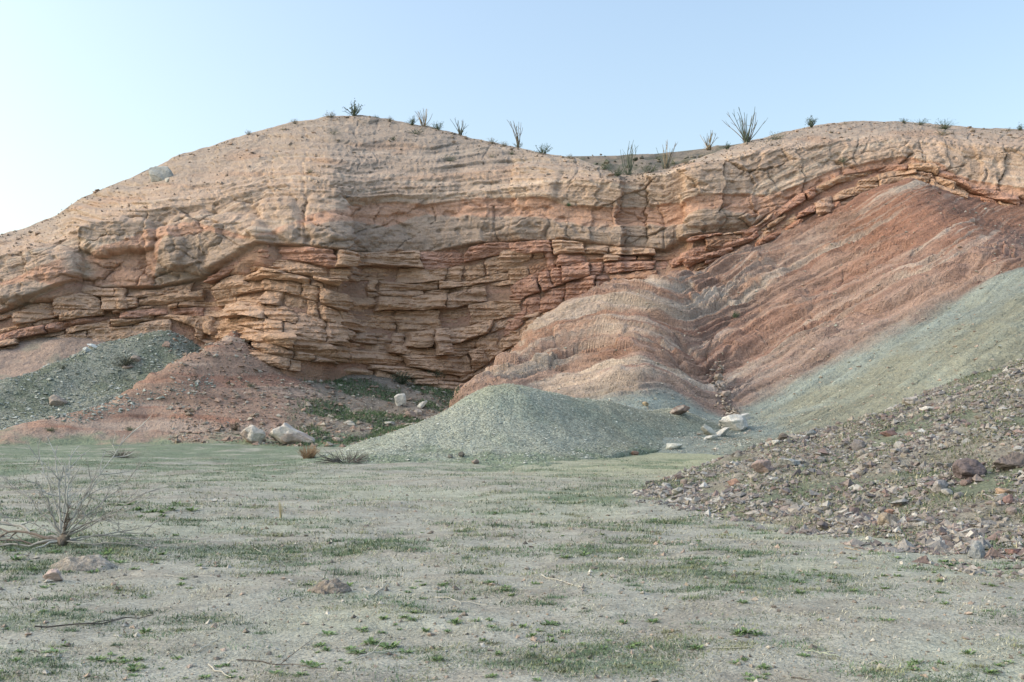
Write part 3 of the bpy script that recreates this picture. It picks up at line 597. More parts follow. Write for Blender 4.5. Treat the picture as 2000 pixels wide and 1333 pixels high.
boulder(hit_rub, 1980, 918, 74, 34, lin(116, 104, 98), 'dark brown sloping boulder at the right edge of the rubble bank', peak=.1)
boulder(hit_rub, 1840, 965, 38, 27, lin(146, 140, 138), 'light grey boulder below the purple-brown one')
boulder(hit_rub, 1736, 1030, 38, 28, lin(150, 136, 120), 'tan lumpy boulder at the foot of the rubble bank', cuts=6, lo=.65)
boulder(hit_rub, 1744, 1006, 30, 11, lin(160, 124, 106), 'orange stone resting behind the tan lumpy boulder')
boulder(hit_rub, 1912, 1092, 40, 34, lin(150, 150, 148), 'grey pointed stone on the sand before the rubble bank', peak=-.05, cuts=8)
boulder(hit_rub, 1903, 1068, 18, 18, lin(174, 138, 108), 'orange stone leaning behind the grey pointed stone', peak=.05)
boulder(hit_rub, 1492, 926, 44, 28, lin(150, 130, 122), 'pink angular block near the left end of the rubble bank', cuts=8, lo=.5)
boulder(hit_rub, 1546, 912, 50, 16, lin(152, 152, 148), 'blue-grey flat slab right of the pink angular block')
boulder(hit_rub, 1736, 854, 44, 15, lin(140, 108, 98), 'red-brown flat stone high on the rubble bank')
boulder(hit_rub, 1680, 880, 28, 25, lin(128, 122, 122), 'slate-grey upright stone below the red-brown flat one')
boulder(hit_rub, 1533, 860, 24, 13, lin(100, 92, 86), 'dark brown stone on the left crest of the rubble bank')
boulder(hit_rub, 1515, 870, 18, 12, lin(184, 178, 166), 'white rounded stone on the left crest of the rubble bank')
boulder(hit_rub, 1587, 852, 26, 14, lin(150, 152, 150), 'bluish stone on the crest of the rubble bank')
boulder(hit_rub, 1432, 950, 28, 14, lin(152, 118, 100), 'orange-brown stone left of the pink angular block')
boulder(hit_rub, 1783, 790, 40, 17, lin(166, 156, 146), 'broad pale stone half buried on the upper crest of the bank')
boulder(hit_rub, 1812, 803, 28, 10, lin(186, 178, 166), 'flat white stone beside the broad pale stone')
boulder(hit_rub, 1985, 1085, 34, 15, lin(130, 100, 94), 'dark red stone at the lower right edge of the picture')
boulder(hit_rub, 1326, 966, 26, 14, lin(164, 160, 152), 'pale grey stone at the left tip of the rubble bank')
boulder(hit_rub, 1968, 968, 36, 14, lin(154, 130, 110), 'tan-orange flat rock at right, under the dark sloping boulder')
boulder(hit_rub, 1697, 1058, 13, 10, white, 'small white pebble lying alone below the rubble bank')
boulder(hit_rub, 1970, 985, 24, 20, lin(124, 98, 92), 'dark red rounded stone near the right edge')
boulder(on_ground, 100, 1136, 40, 24, lin(166, 146, 138), 'pinkish stone lying in the weeds in front of the dead shrub')
boulder(on_ground, 415, 981, 18, 7, lin(178, 174, 166), 'pale flat stone on the grassy flat')
boulder(on_ground, 437, 979, 10, 5, lin(168, 164, 156), 'tiny pale stone beside the flat one on the grass')

OCT = np.array([[1, 0, 0], [-1, 0, 0], [0, 1, 0], [0, -1, 0], [0, 0, 1], [0, 0, -1]], float)
OCT_T = np.array([[0, 2, 4], [2, 1, 4], [1, 3, 4], [3, 0, 4], [2, 0, 5], [1, 2, 5], [3, 1, 5], [0, 3, 5]])
def chips(name, x, y, z, s, cols, seed, mat, flat=.5, label=None):
    r = np.random.default_rng(seed); n = len(x)
    V = OCT[None]+r.normal(0, .28, (n, 6, 3)); a = r.uniform(0, 6.28, n); c, q = np.cos(a)[:, None], np.sin(a)[:, None]
    V[..., 2] *= flat; s = np.minimum(s, np.median(s)*4); V *= (s*.5)[:, None, None]
    V = np.stack([V[..., 0]*c-V[..., 1]*q, V[..., 0]*q+V[..., 1]*c, V[..., 2]+r.uniform(-.3, .3, (n, 1))*V[..., 0]], -1)+np.stack([x, y, z], -1)[:, None]
    T = OCT_T[None]+6*np.arange(n)[:, None, None]; cc = np.array(cols)[r.integers(len(cols), size=n)]*r.uniform(.8, 1.15, (n, 1))
    return link(name, mesh_np(name, V, T.reshape(-1, 3), np.repeat(cc, 6, 0), False), mat, kind='stuff', label=label, cat='gravel')
# ------------------------------------------------------------------ rubble stones
def rubble_stones():
    r = np.random.default_rng(5); N = 15000
    px = np.where(r.random(N) < .16, r.uniform(2100, 2900, N), r.uniform(1255, 2120, N)); t = r.random(N)**.8; lo = np.interp(px, FPX, FYY)-.6; Y = lo+(29-lo)*t
    x = (px-1000)/F*Y; z = rub_z(x, Y); keep = z > ground_z(x, Y)-.05+.25*r.random(N)*(r.random(N) < .5)
    keep &= fbm(x/1.3, Y/1.3, 55, 3) > -.25+.6*r.random(N)-.25
    px, Y, x, z = [a[keep] for a in (px, Y, x, z)]; n = len(x)
    size = np.clip(.034*(1-r.random(n))**(-.48), .03, .2)*r.uniform(.8, 1.2, n)
    order = np.argsort(-size*F/Y*(px < 2060)); bag = Bag(); big = {}
    for rank, i in enumerate(order):
        s = size[i]; d = s*np.array([1, r.uniform(.6, .95), r.uniform(.42, .8)]); a = r.uniform(0, 6.28); ci = r.integers(len(STONE_COL)); vi = r.integers(14)
        if rank < 300:
            if (vi, ci) not in big:
                V, T = rock(2, (1, .8, .62), 900+vi, 13, .05, .34); big[vi, ci] = mesh_np('stone', V, T, STONE_COL[ci][None]*.74, False); big[vi, ci].materials.append(M_stone)
            o = link('stone', big[vi, ci], None, rubble); o.location = (x[i], Y[i], z[i]+s*.08); o.rotation_euler = (r.normal(0, .25), r.normal(0, .25), a); o.scale = (s, s*r.uniform(.85, 1.2), s*r.uniform(.8, 1.2))
        else:
            if ('s', vi) not in big: big['s', vi] = rock(1, (1, 1, 1), 300+vi, 8, 0, .36)
            V, T = big['s', vi]; bag.add(rotz(V*d, a, r.normal(0, .3))+[x[i], Y[i], z[i]+s*.06], T, STONE_COL[ci]*r.uniform(.6, .92))
    link('small_stone', bag.mesh('small_stone'), M_stone, rubble, kind='stuff')
    N = 34000; px = np.where(r.random(N) < .15, r.uniform(2090, 2900, N), r.uniform(1255, 2090, N)); Y = r.uniform(10, 29, N); x = (px-1000)/F*Y; z = rub_z(x, Y); z = np.maximum(z, np.where(r.random(N) < .22, ground_z(x, Y), -9)); k = (z > ground_z(x, Y)-.02) & (rub_z(x, Y) > ground_z(x, Y)-.12*r.random(N)) & (fbm(x/1.1, Y/1.1, 57, 3) > -.3+.6*r.random(N)); x, Y, z = x[k], Y[k], z[k]
    N = 7000; px2 = r.uniform(1240, 2090, N); ft = np.interp(px2, FPX, FYY); Y2 = ft+1.0-np.minimum(r.exponential(.8, N), 2.6); x2 = (px2-1000)/F*Y2; z2 = np.maximum(ground_z(x2, Y2), rub_z(x2, Y2)); kk2 = fbm(x2/1.1, Y2/1.1, 62, 3) > -.1; x, Y, z = np.concatenate([x, x2[kk2]]), np.concatenate([Y, Y2[kk2]]), np.concatenate([z, z2[kk2]])
    g = chips('gravel', x, Y, z+.008, .045*(1-r.random(len(x)))**-.4, [c*.88 for c in STONE_COL], 58, M_stone, .65); g.parent = rubble; del g['category']
rubble_stones()

# ------------------------------------------------------------------ gravel strewn on the slopes
def strew(n, pxr, yr, seed, dens=None):
    r = np.random.default_rng(seed); px = r.uniform(*pxr, n); Y = r.uniform(*yr, n); x = (px-1000)/F*Y; z = top_at(x, Y); k = z > ground_z(x, Y)+.03
    if dens is not None: k &= dens(px, Y, x, z, r)
    return x[k], Y[k], z[k]
r_ = np.random.default_rng(3)
x, y, z = strew(17000, (560, 1500), (31, 57), 1); chips('shale_chip', x, y, z+.01, r_.uniform(.03, .08, len(x))*np.where(r_.random(len(x)) < .05, 2.0, 1), [lin(206, 206, 196), lin(188, 188, 176), lin(154, 154, 140), lin(164, 164, 150)], 2, M_stone, .4, 'pale flat chips strewn over the shale mound')
x, y, z = strew(15000, (-150, 420), (62, 78), 3, lambda px, Y, x, z, r: np.abs(top_at(x, Y)-S_scree(x, Y)) < .4); chips('scree_stone', x, y, z+.02, .06*(1-r_.random(len(x)))**-.45, [lin(158, 160, 150), lin(136, 140, 130), lin(124, 130, 118), lin(180, 180, 170)], 4, M_stone, .6, 'grey stones scattered down the green scree')
x, y, z = strew(7000, (330, 900), (56, 84), 5); chips('hollow_stone', x, y, z+.02, .09*(1-r_.random(len(x)))**-.5, [lin(166, 156, 142), lin(130, 116, 102), lin(150, 124, 108)], 6, M_stone, .6, 'small stones scattered over the red spur and the hollow')
x, y, z = strew(16000, (900, 2150), (34, 84), 7, lambda px, Y, x, z, r: (r.random(len(x)) < .5) & (S_mound(x, Y) < z-.1)); chips('spur_stone', x, y, z+.01, .055*(1-r_.random(len(x)))**-.42, [lin(176, 164, 148), lin(160, 140, 124), lin(162, 162, 148), lin(140, 128, 114)], 8, M_stone, .55, 'small stones scattered over the striped spurs')
gp = np.array([(1500, 470), (1452, 560), (1442, 600), (1432, 650), (1402, 715), (1400, 750), (1415, 790), (1440, 825)], float); tt = 7-3.2*r_.random(170)**2; gxy = np.stack([np.interp(tt, np.arange(8), gp[:, 0])+r_.normal(0, 7, 170), np.interp(tt, np.arange(8), gp[:, 1])+r_.normal(0, 3, 170)], 1)
gh = np.array([hit(a, b) for a, b in gxy]); chips('gully_stone', gh[:, 0], gh[:, 1], gh[:, 2]+.05, r_.uniform(.08, .32, 170), [lin(150, 136, 122), lin(120, 108, 96), lin(176, 164, 150)], 9, M_stone, .65, 'jumbled stones along the bed of the gully')
N = 2000; px = r_.uniform(-60, 2060, N); v = r_.random(N)**2.2; py = crest(px)+3+(tl(px)-crest(px))*v*1.0; P = at(px, py, cliff_Y(px, py)); d_ = cliff_disp(px, py); P = P+cliff_normal(px, py)*d_[:, None]
chips('hilltop_stone', P[:, 0], P[:, 1], P[:, 2]+.03, .10*(1-r_.random(N))**-.4, [lin(140, 124, 110), lin(154, 138, 120), lin(122, 110, 98), lin(164, 138, 118)], 10, M_stone, .7, 'small stones scattered over the top of the hill')
q_ = FARP[2:].reshape(-1, 3)[r_.integers(0, 59*300, 420)]; chips('hill_scrub', q_[:, 0], q_[:, 1], q_[:, 2]+.12, r_.uniform(.25, .8, 420), [lin(96, 98, 78), lin(84, 86, 72), lin(112, 104, 88)], 21, M_plant, .7, 'dark scrub dotted over the slope behind the saddle')
N = 5000; py = r_.uniform(905, 1330, N)**1; px = r_.uniform(-40, 2040, N); Y = EYE*F/(py-HY); x = (px-1000)/F*Y
chips('ground_pebble', x, Y, ground_z(x, Y)+.004, np.clip(.012*(1-r_.random(N))**-.5, .01, .07)*np.clip(Y/9, .7, 2.2), [lin(176, 168, 156), lin(150, 138, 124), lin(120, 110, 100), lin(160, 140, 124)], 11, M_stone, .7, 'tiny pebbles scattered over the sandy flat')

# ------------------------------------------------------------------ plants
def wander(p, d, L, n, curl, r, up=0.0):
    P = [np.array(p, float)]; d = np.array(d, float); d /= np.linalg.norm(d)
    for _ in range(n):
        d = d+r.normal(0, curl, 3)+np.array([0, 0, up]); d /= np.linalg.norm(d); P.append(P[-1]+d*L/n)
    return np.array(P)
def ocotillo(px, py, hpx, wpx, n, cols, label, seed, name='ocotillo', thick=1.0):
    base = hit_cliff(px, py); base = base+cliff_normal(np.array(float(px)), np.array(float(py)))*.1; s = base[1]/F; H, Wd = hpx*s, wpx*s
    r = np.random.default_rng(seed); t = empty(name, base, label, 'cactus shrub' if name == 'ocotillo' else 'shrub', 'plants along the skyline')
    for k in range(n):
        lean = (k+.5)/n*2-1+r.normal(0, .12); L = H*r.uniform(.62, 1.0)*(1-.12*abs(lean))
        d = np.array([lean*Wd*.5/H*1.05, r.normal(0, .28*Wd/H), 1.0]); b = Bag(); cc = cols[r.integers(len(cols))]
        P = wander((r.normal(0, .1), r.normal(0, .1), -.15), d, L*np.linalg.norm([d[0], 1]), 7, .085, r, .02)
        V, T = tube(P, .040*thick, .014*thick, 5); b.add(V, T, cc)
        for _ in range(r.integers(0, 3)):
            q = P[r.integers(3, 7)]; Q = wander(q, d+r.normal(0, .35, 3), L*r.uniform(.12, .3), 3, .12, r); V, T = tube(Q, .016*thick, .008*thick, 4); b.add(V, T, cc)
        link('cane', b.mesh('cane', True), M_plant, t)
    b = Bag()
    for _ in range(26):
        Q = wander((r.normal(0, .22), r.normal(0, .2), -.1), (r.normal(0, .6), r.normal(0, .6), .8), r.uniform(.25, .7), 3, .2, r); V, T = tube(Q, .02, .008, 3); b.add(V, T, cols[0]*.85)
    link('basal_growth', b.mesh('basal_growth', True), M_plant, t); return t
dk, dg, strw, brn = lin(92, 98, 84), lin(78, 90, 72), lin(160, 138, 106), lin(110, 98, 82)
ocotillo(1460, 278, 72, 92, 20, [dk, dg, brn], 'largest ocotillo, wide fan of dark canes on the right skyline', 1, thick=1.25)
ocotillo(1382, 291, 42, 40, 13, [strw, dk, brn], 'ocotillo with straw and dark canes left of the largest one', 2)
ocotillo(1302, 329, 66, 36, 12, [brn, dk, strw], 'brownish ocotillo standing between two others at the saddle', 3)
ocotillo(1228, 340, 74, 42, 11, [dk, dg], 'dark ocotillo standing lowest in the saddle of the hill', 4)
ocotillo(1013, 286, 66, 18, 8, [dk, brn], 'tall narrow ocotillo alone on the left dome', 5, thick=1.15)
ocotillo(900, 262, 38, 44, 13, [dk, brn], 'bushy dark ocotillo on the left dome, right of the straw clump', 6)
ocotillo(828, 247, 38, 34, 16, [strw, strw, brn], 'straw-coloured clump of upright canes on the left dome', 7, 'dry_cane_clump')

def shrub(where, px, py, w, h, col, label, seed, leaf=.5, name='shrub', twigs=34, col2=None, dep=.8, group='low shrubs on the hill', leafsize=.085):
    p = where(px, py); s = p[1]/F; r = np.random.default_rng(seed); W_, H_ = w*s, h*s; b = Bag(); lf = Bag()
    for k in range(twigs):
        a = r.uniform(0, 6.28); rr_ = r.random()**.6; d = np.array([math.cos(a)*W_*.5*rr_, math.sin(a)*W_*.5*rr_*dep, H_*r.uniform(.5, 1)*(1-.45*rr_**2)])
        L = np.linalg.norm(d); P = wander((0, 0, -.04), d, L, 5, .13, r); V, T = tube(P, max(.006, .018*H_), max(.003, .009*H_), 3); b.add(V, T, (col2 if col2 is not None else col*.8))
        for _ in range(int(11*leaf)):
            q = P[r.integers(2, 6)]+r.normal(0, .07*H_, 3); u, v = r.normal(size=(2, 3)); u /= np.linalg.norm(u); v /= np.linalg.norm(v); z = leafsize*H_*r.uniform(.6, 1.5)+.02
            lf.add([q, q+u*z, q+v*z*.6], [[0, 1, 2]], col*r.uniform(.75, 1.25))
    o = empty(name, p, label, 'shrub', group); link('twigs', b.mesh('twigs', True), M_plant, o)
    if lf.n: link('leaves', lf.mesh('leaves'), M_plant, o)
    return o
gr1, gr2, gr3 = lin(112, 118, 92), lin(92, 104, 78), lin(140, 132, 110)
for i, (px, py, w, h, c, lab) in enumerate([
  (692, 225, 36, 27, gr2, 'dark shrub on the very top of the left dome'), (646, 229, 24, 13, gr3, 'pale low shrub just left of the summit shrub'), (576, 240, 18, 9, gr3, 'small pale shrub on the left shoulder of the dome'),
  (762, 236, 16, 10, gr3, 'thin pale shrub right of the summit shrub'), (735, 230, 13, 7, gr2, 'tiny dark shrub beside the summit shrub'), (806, 243, 24, 16, gr2, 'twiggy shrub touching the straw clump on its left'),
  (856, 252, 26, 15, gr2, 'green shrub between the straw clump and the bushy ocotillo'), (962, 279, 24, 10, gr3, 'pale low shrub right of the bushy ocotillo'), (985, 285, 16, 10, gr3, 'pale small shrub left of the tall narrow ocotillo'),
  (1061, 300, 36, 20, gr2, 'green bush on the skyline right of the tall narrow ocotillo'), (1112, 309, 16, 9, gr3, 'tiny pale shrub at the start of the saddle'), (485, 262, 13, 9, gr3, 'tiny shrub low on the left skyline'),
  (1585, 248, 22, 22, gr2, 'upright twiggy shrub on the right skyline'), (1517, 272, 36, 15, gr1, 'low green shrub right of the largest ocotillo'), (1421, 290, 16, 13, gr2, 'small dark shrub touching the left side of the largest ocotillo'),
  (1766, 239, 22, 10, gr2, 'first low shrub on the right dome'), (1796, 242, 34, 11, gr2, 'wide low shrub in the middle of the right dome row'), (1846, 250, 46, 18, gr2, 'biggest shrub on the right dome'),
  (1970, 254, 22, 7, gr3, 'pale flat shrub near the right end of the skyline'), (1992, 254, 14, 14, gr2, 'dark shrub at the right end of the skyline'), (1650, 241, 16, 6, gr3, 'tiny pale shrub on top of the right dome'),
  (812, 262, 46, 13, gr2, 'dark sprawling shrub below the straw clump'), (879, 314, 30, 12, gr1, 'grey-green shrub alone on the sandy upper face'), (606, 337, 22, 9, gr1, 'grey-green shrub on the left upper face'),
  (768, 272, 14, 8, gr1, 'small round shrub below the dome top'), (650, 262, 40, 9, gr1, 'flat shrub on the slope under the summit'), (1205, 343, 36, 18, gr2, 'dark bush at the left of the lowest ocotillo'),
  (1180, 329, 30, 13, gr2, 'dark bush on the rim of the saddle, left end'), (1268, 336, 36, 18, gr1, 'green bush right of the lowest ocotillo'), (1340, 318, 22, 10, gr3, 'pale shrub between the brown and the straw ocotillos'),
  (1110, 401, 10, 8, lin(90, 120, 80), 'small green plant growing on the cliff face'), (1645, 315, 22, 11, gr1, 'grey-green shrub on the right cliff'), (1840, 262, 26, 9, gr1, 'flat shrub below the biggest shrub on the right dome'),
  (1000, 300, 20, 7, gr2, 'dark flat shrub on the slope by the tall narrow ocotillo'), (960, 306, 22, 6, gr1, 'flat grey shrub on the right side of the dome')]):
    shrub(hit_cliff, px, py+2, w*1.25, h*1.25, c*.85, lab, 50+i)
lower = 'shrubs on the lower slopes'
shrub(hit, 785, 752, 54, 30, lin(84, 92, 72), 'dark straggly shrub at the head of the hollow', 201, .5, twigs=60, group=lower)
shrub(hit, 850, 738, 50, 22, lin(92, 98, 78), 'dark shrub under the cliff right of the hollow', 202, .5, twigs=50, group=lower)
shrub(hit, 460, 842, 26, 24, lin(110, 96, 80), 'brown shrub just left of the pale blocky boulder', 203, .4, group=lower)
shrub(hit, 246, 718, 56, 32, lin(98, 98, 84), 'dark twiggy shrub beside the pinkish rock on the scree', 204, .25, twigs=60, group=lower)
shrub(hit, 122, 722, 34, 12, lin(84, 92, 74), 'low dark shrub near the left of the scree', 205, .5, group=lower)
shrub(hit, 98, 842, 34, 11, lin(96, 106, 78), 'low green tuft on the left end of the red spur', 206, .8, group=lower)
shrub(hit, 255, 842, 30, 11, lin(96, 106, 78), 'low green tuft in the middle of the red spur', 207, .8, group=lower)
shrub(hit, 490, 756, 24, 10, lin(112, 116, 92), 'grey-green tuft on the upper red spur', 208, .7, group=lower)
shrub(hit, 1437, 622, 18, 16, lin(96, 108, 80), 'green tuft high in the gully of the striped spurs', 209, .8, group=lower)
shrub(on_ground, 238, 895, 84, 20, lin(104, 98, 88), 'flat heap of dark brushwood on the grass by the red spur', 210, 0, 'brush_heap', 110, col2=lin(96, 88, 80), group=lower)

def tuft(name, where, px, py, w, h, n, cols, label, cat, seed, curl=.1, rad=.006, bend=0.0, spread=1.0, base=.18):
    p = where(px, py); s = p[1]/F; r = np.random.default_rng(seed); W_, H_ = w*s, h*s; b = Bag()
    for _ in range(n):
        a = r.uniform(0, 6.28); q = r.random()**.5; d = np.array([math.cos(a)*W_*.5*q*spread, math.sin(a)*W_*.5*q*spread, H_*r.uniform(.55, 1)*(1-.3*q*q)])
        P = wander((math.cos(a)*W_*base*r.random(), math.sin(a)*W_*base*r.random(), -.02), d, np.linalg.norm(d), 5, curl, r, -bend); V, T = tube(P, rad, rad*.35, 3); b.add(V, T, cols[r.integers(len(cols))]*r.uniform(.8, 1.15))
    o = link(name, b.mesh(name, True), M_plant, None, None, label, cat); o.location = p; return o
tuft('grass_tuft', on_ground, 603, 895, 40, 33, 190, [lin(150, 120, 92), lin(134, 106, 82), lin(164, 138, 106)], 'upright straw-brown grass tuft before the pale boulders', 'grass tuft', 301, .09, .010, .02, spread=.95, base=.24)
tuft('spiky_bush', on_ground, 675, 906, 92, 27, 130, [lin(88, 82, 80), lin(70, 68, 66), lin(110, 104, 98)], 'dark grey spiky dead bush at the left tip of the shale mound', 'bush', 302, .13, .016, .03, 1.2)
tuft('grass_stalk', on_ground, 549, 1012, 16, 44, 14, [lin(186, 172, 130), lin(170, 156, 116)], 'single tall straw-coloured grass stalk clump on the flat', 'grass stalk', 303, .05, .006)

# the dead shrub in the left foreground
def dead_shrub():
    p = on_ground(122, 1066); s = p[1]/F; r = np.random.default_rng(77)
    t = empty('dead_shrub', p, 'bare dead shrub with pale branches and sprawling limbs at lower left', 'shrub')
    V, T = rock(3, (.17, .16, .24), 5, 9, .35, .5); link('stump', mesh_np('stump', V+[0, 0, .06], T, lin(112, 100, 90)[None], False), M_wood, t)
    def branch(tip_px, tip_py, rad, col, depth, start=(0, 0, .1), twig=5, curl=.10):
        e = np.array([(tip_px-122)*s, depth, (1066-tip_py)*s]); st = np.array(start, float); L = np.linalg.norm(e-st); b = Bag(); n = 10
        w = np.cumsum(r.normal(0, curl*L/n*1.6, (n+1, 3)), 0); u = np.linspace(0, 1, n+1)[:, None]; w = w-w[:1]-u*(w[-1:]-w[:1])
        P = st+(e-st)*u+w+np.array([0, 0, 1])*np.sin(u*3.14)*.03*L; V, T = tube(P, rad*.5, rad*.16, 6); b.add(V, T, col); tb = Bag()
        for _ in range(twig+1):
            k = r.integers(3, n); d = (P[k]-P[k-1]); d = d/np.linalg.norm(d)+r.normal(0, .5, 3); l = L*r.uniform(.15, .42); Q = wander(P[k], d, l, 6, .12, r); V, T = tube(Q, rad*.26, rad*.10, 4); tb.add(V, T, col*r.uniform(.85, 1.1))
            for _ in range(3):
                q = Q[r.integers(2, 6)]; V, T = tube(wander(q, d+r.normal(0, .6, 3), l*r.uniform(.2, .5), 4, .15, r), rad*.15, rad*.06, 3); tb.add(V, T, col*.95)
        bo = link('branch', b.mesh('branch', True), M_wood, t)
        if tb.n: link('twigs', tb.mesh('twigs', True), M_wood, bo, kind='stuff')
    g, gd, br = lin(176, 172, 164), lin(154, 148, 140), lin(122, 108, 98)
    for tx, ty, rd, c, dp in [(105, 870, .032, g, .1), (62, 880, .026, g, .2), (150, 885, .030, g, -.1), (225, 850, .026, g, .3), (128, 905, .034, g, .0), (85, 930, .026, gd, -.2), (180, 930, .024, gd, .2), (40, 950, .02, gd, .3), (250, 925, .02, gd, .2),
      (300, 960, .02, gd, .1), (280, 985, .018, gd, -.2), (210, 965, .02, gd, -.3), (240, 1000, .018, gd, -.2), (200, 1010, .016, br, .1), (-10, 935, .02, gd, .2), (-20, 1000, .018, gd, 0), (150, 985, .022, br, -.15), (142, 1010, .04, br, -.1)]:
        branch(tx, ty, rd, c, dp, twig=7)
    for tx, ty, rd, c, dp, tw in [(-60, 1040, .045, br, .3, 4), (-90, 1020, .04, gd, .5, 5), (-50, 1075, .035, gd, -.1, 5), (30, 1085, .03, g, -.5, 4), (400, 1056, .018, gd, .2, 3), (330, 1062, .02, gd, -.1, 3), (280, 1052, .024, gd, .35, 4), (-80, 1060, .03, br, .1, 4)]:
        branch(tx, ty, rd, c, dp, (0, 0, .06), tw, .12)
dead_shrub()

# fallen sticks
def stick(pts, rad, col, label, forks=0, seed=0, name='stick'):
    rad *= .7
    r = np.random.default_rng(seed); W3 = np.array([on_ground(*q) for q in pts]); n = 9; u = np.linspace(0, len(pts)-1, n)
    P = np.stack([np.interp(u, np.arange(len(pts)), W3[:, k]) for k in range(3)], 1); L = np.linalg.norm(P[-1]-P[0]); P[1:-1] += r.normal(0, .018*L, (n-2, 3))*[1, 1, .25]; P[:, 2] += rad*1.2+np.abs(r.normal(0, .008, n)); b = Bag(); V, T = tube(P, rad, rad*.45, 6); b.add(V, T, col)
    for _ in range(forks):
        k = r.integers(2, 7); Q = wander(P[k], (P[k]-P[k-1])/L*n+r.normal(0, .6, 3)*[1, 1, .3], L*r.uniform(.2, .4), 4, .12, r); Q[:, 2] = np.maximum(Q[:, 2], P[k][2]-.01); V, T = tube(Q, rad*.6, rad*.25, 5); b.add(V, T, col)
    link(name, b.mesh(name, True), M_wood, None, None, label, 'stick', 'sticks lying on the flat')
ps, ds = lin(180, 174, 160), lin(92, 84, 76)
stick([(695, 1289), (740, 1281), (785, 1273)], .009, ps, 'pale forked stick across the green clump at bottom centre', 3, 1)
stick([(384, 1276), (430, 1252)], .007, ps, 'short pale stick at bottom left, pointing up right', 0, 2)
stick([(408, 1304), (452, 1327)], .008, ps, 'pale stick at the bottom edge sloping down right', 0, 3)
stick([(418, 1288), (438, 1281), (456, 1275)], .006, ps, 'thin pale stick just above the one sloping down right', 1, 4)
stick([(545, 1177), (586, 1160)], .008, ps, 'pale stick left of the brown soil hummock', 0, 5)
stick([(497, 1073), (522, 1097)], .008, ps, 'pale stick on the flat right of the dead shrub', 0, 6)
stick([(732, 1163), (766, 1135)], .009, ps, 'pale crossed stick right of the soil hummock', 2, 7)
stick([(716, 1148), (720, 1173)], .008, ps, 'short pale upright-lying stick beside the crossed one', 0, 8)
stick([(850, 1168), (900, 1177), (952, 1186)], .007, ps, 'long thin pale stick in the centre of the flat', 1, 9)
stick([(1058, 1126), (1110, 1142), (1160, 1152)], .008, ps, 'pale root-like stick in the middle right of the flat', 2, 10)
stick([(1139, 1146), (1138, 1162)], .014, lin(130, 122, 114), 'stubby grey stick end beside the root-like stick', 0, 11)
stick([(1392, 1268), (1465, 1268)], .007, ps, 'straight pale stick beside the green clump at bottom right', 0, 12)
stick([(1575, 1274), (1640, 1286)], .006, lin(170, 176, 150), 'thin greenish stick in the weeds at bottom right', 1, 13)
stick([(1650, 1071), (1682, 1079)], .010, lin(160, 140, 116), 'brown stick on the sand below the rubble bank', 0, 14)
stick([(68, 1229), (130, 1226), (190, 1222), (240, 1212), (300, 1207)], .011, ds, 'long dark crooked stick at lower left', 2, 15)
stick([(462, 1291), (550, 1300), (640, 1312)], .007, ds, 'thin dark stick along the bottom left of centre', 1, 16)
stick([(318, 1126), (420, 1131)], .007, ps, 'thin pale stick right of the pinkish stone', 0, 17)
stick([(1545, 1325), (1590, 1332)], .006, ds, 'small dark twig at the bottom edge, right of centre', 1, 18)

# low heaps of soil
def hummock(px, py, w, h, col, label, seed):
    p = on_ground(px, py); s = p[1]/F; g = np.linspace(-1, 1, 46); A, B = np.meshgrid(g, g); r2 = A**2+B**2; n = fbm(A*2+seed, B*2, 0, 4)
    Z = h*s*np.clip(1-r2, 0, 1)**.8*(1+.35*n)-.03*(r2 > .95)-.012; V = np.stack([A*w*s*.5*(1+.1*n), B*w*s*.4, Z], -1)
    o = link('soil_hummock', mesh_np('soil_hummock', V, gridq(46, 46), np.broadcast_to(col, V.shape)*(1+.2*n)[..., None]), M_soil, kind='structure', label=label); o.location = p+np.array([0, w*s*.2, 0])
hummock(642, 1158, 84, 22, lin(136, 124, 112), 'small brown soil hummock on the flat', 3)
hummock(150, 1112, 130, 22, lin(146, 136, 124), 'bare low soil bank in front of the dead shrub', 9)

# weeds: leafy rosettes on the bare ground
def weed_mesh(seed):
    r = np.random.default_rng(seed); b = Bag()
    for k in range(r.integers(26, 44)):
        a = r.uniform(0, 6.28); el = r.uniform(.15, 1.1); L = r.uniform(.4, 1)*.55; w = L*r.uniform(.10, .2); d = np.array([math.cos(a)*math.cos(el), math.sin(a)*math.cos(el), math.sin(el)]); sd_ = np.array([-math.sin(a), math.cos(a), 0])
        o = np.array([math.cos(a), math.sin(a), 0])*r.random()*.28; m = o+d*L*.55+[0, 0, .03]; e = o+d*L-[0, 0, .12*L]
        V = [o-sd_*w*.3, o+sd_*w*.3, m+sd_*w, m-sd_*w, e]; b.add(V, [[0, 1, 2], [0, 2, 3], [3, 2, 4]], lin(112, 134, 84)*r.uniform(.65, 1.25)*np.array([1, 1, r.uniform(.8, 1.2)]))
    return b.mesh('weed')
weeds = [weed_mesh(400+k) for k in range(8)]
for m in weeds: m.materials.append(M_plant)
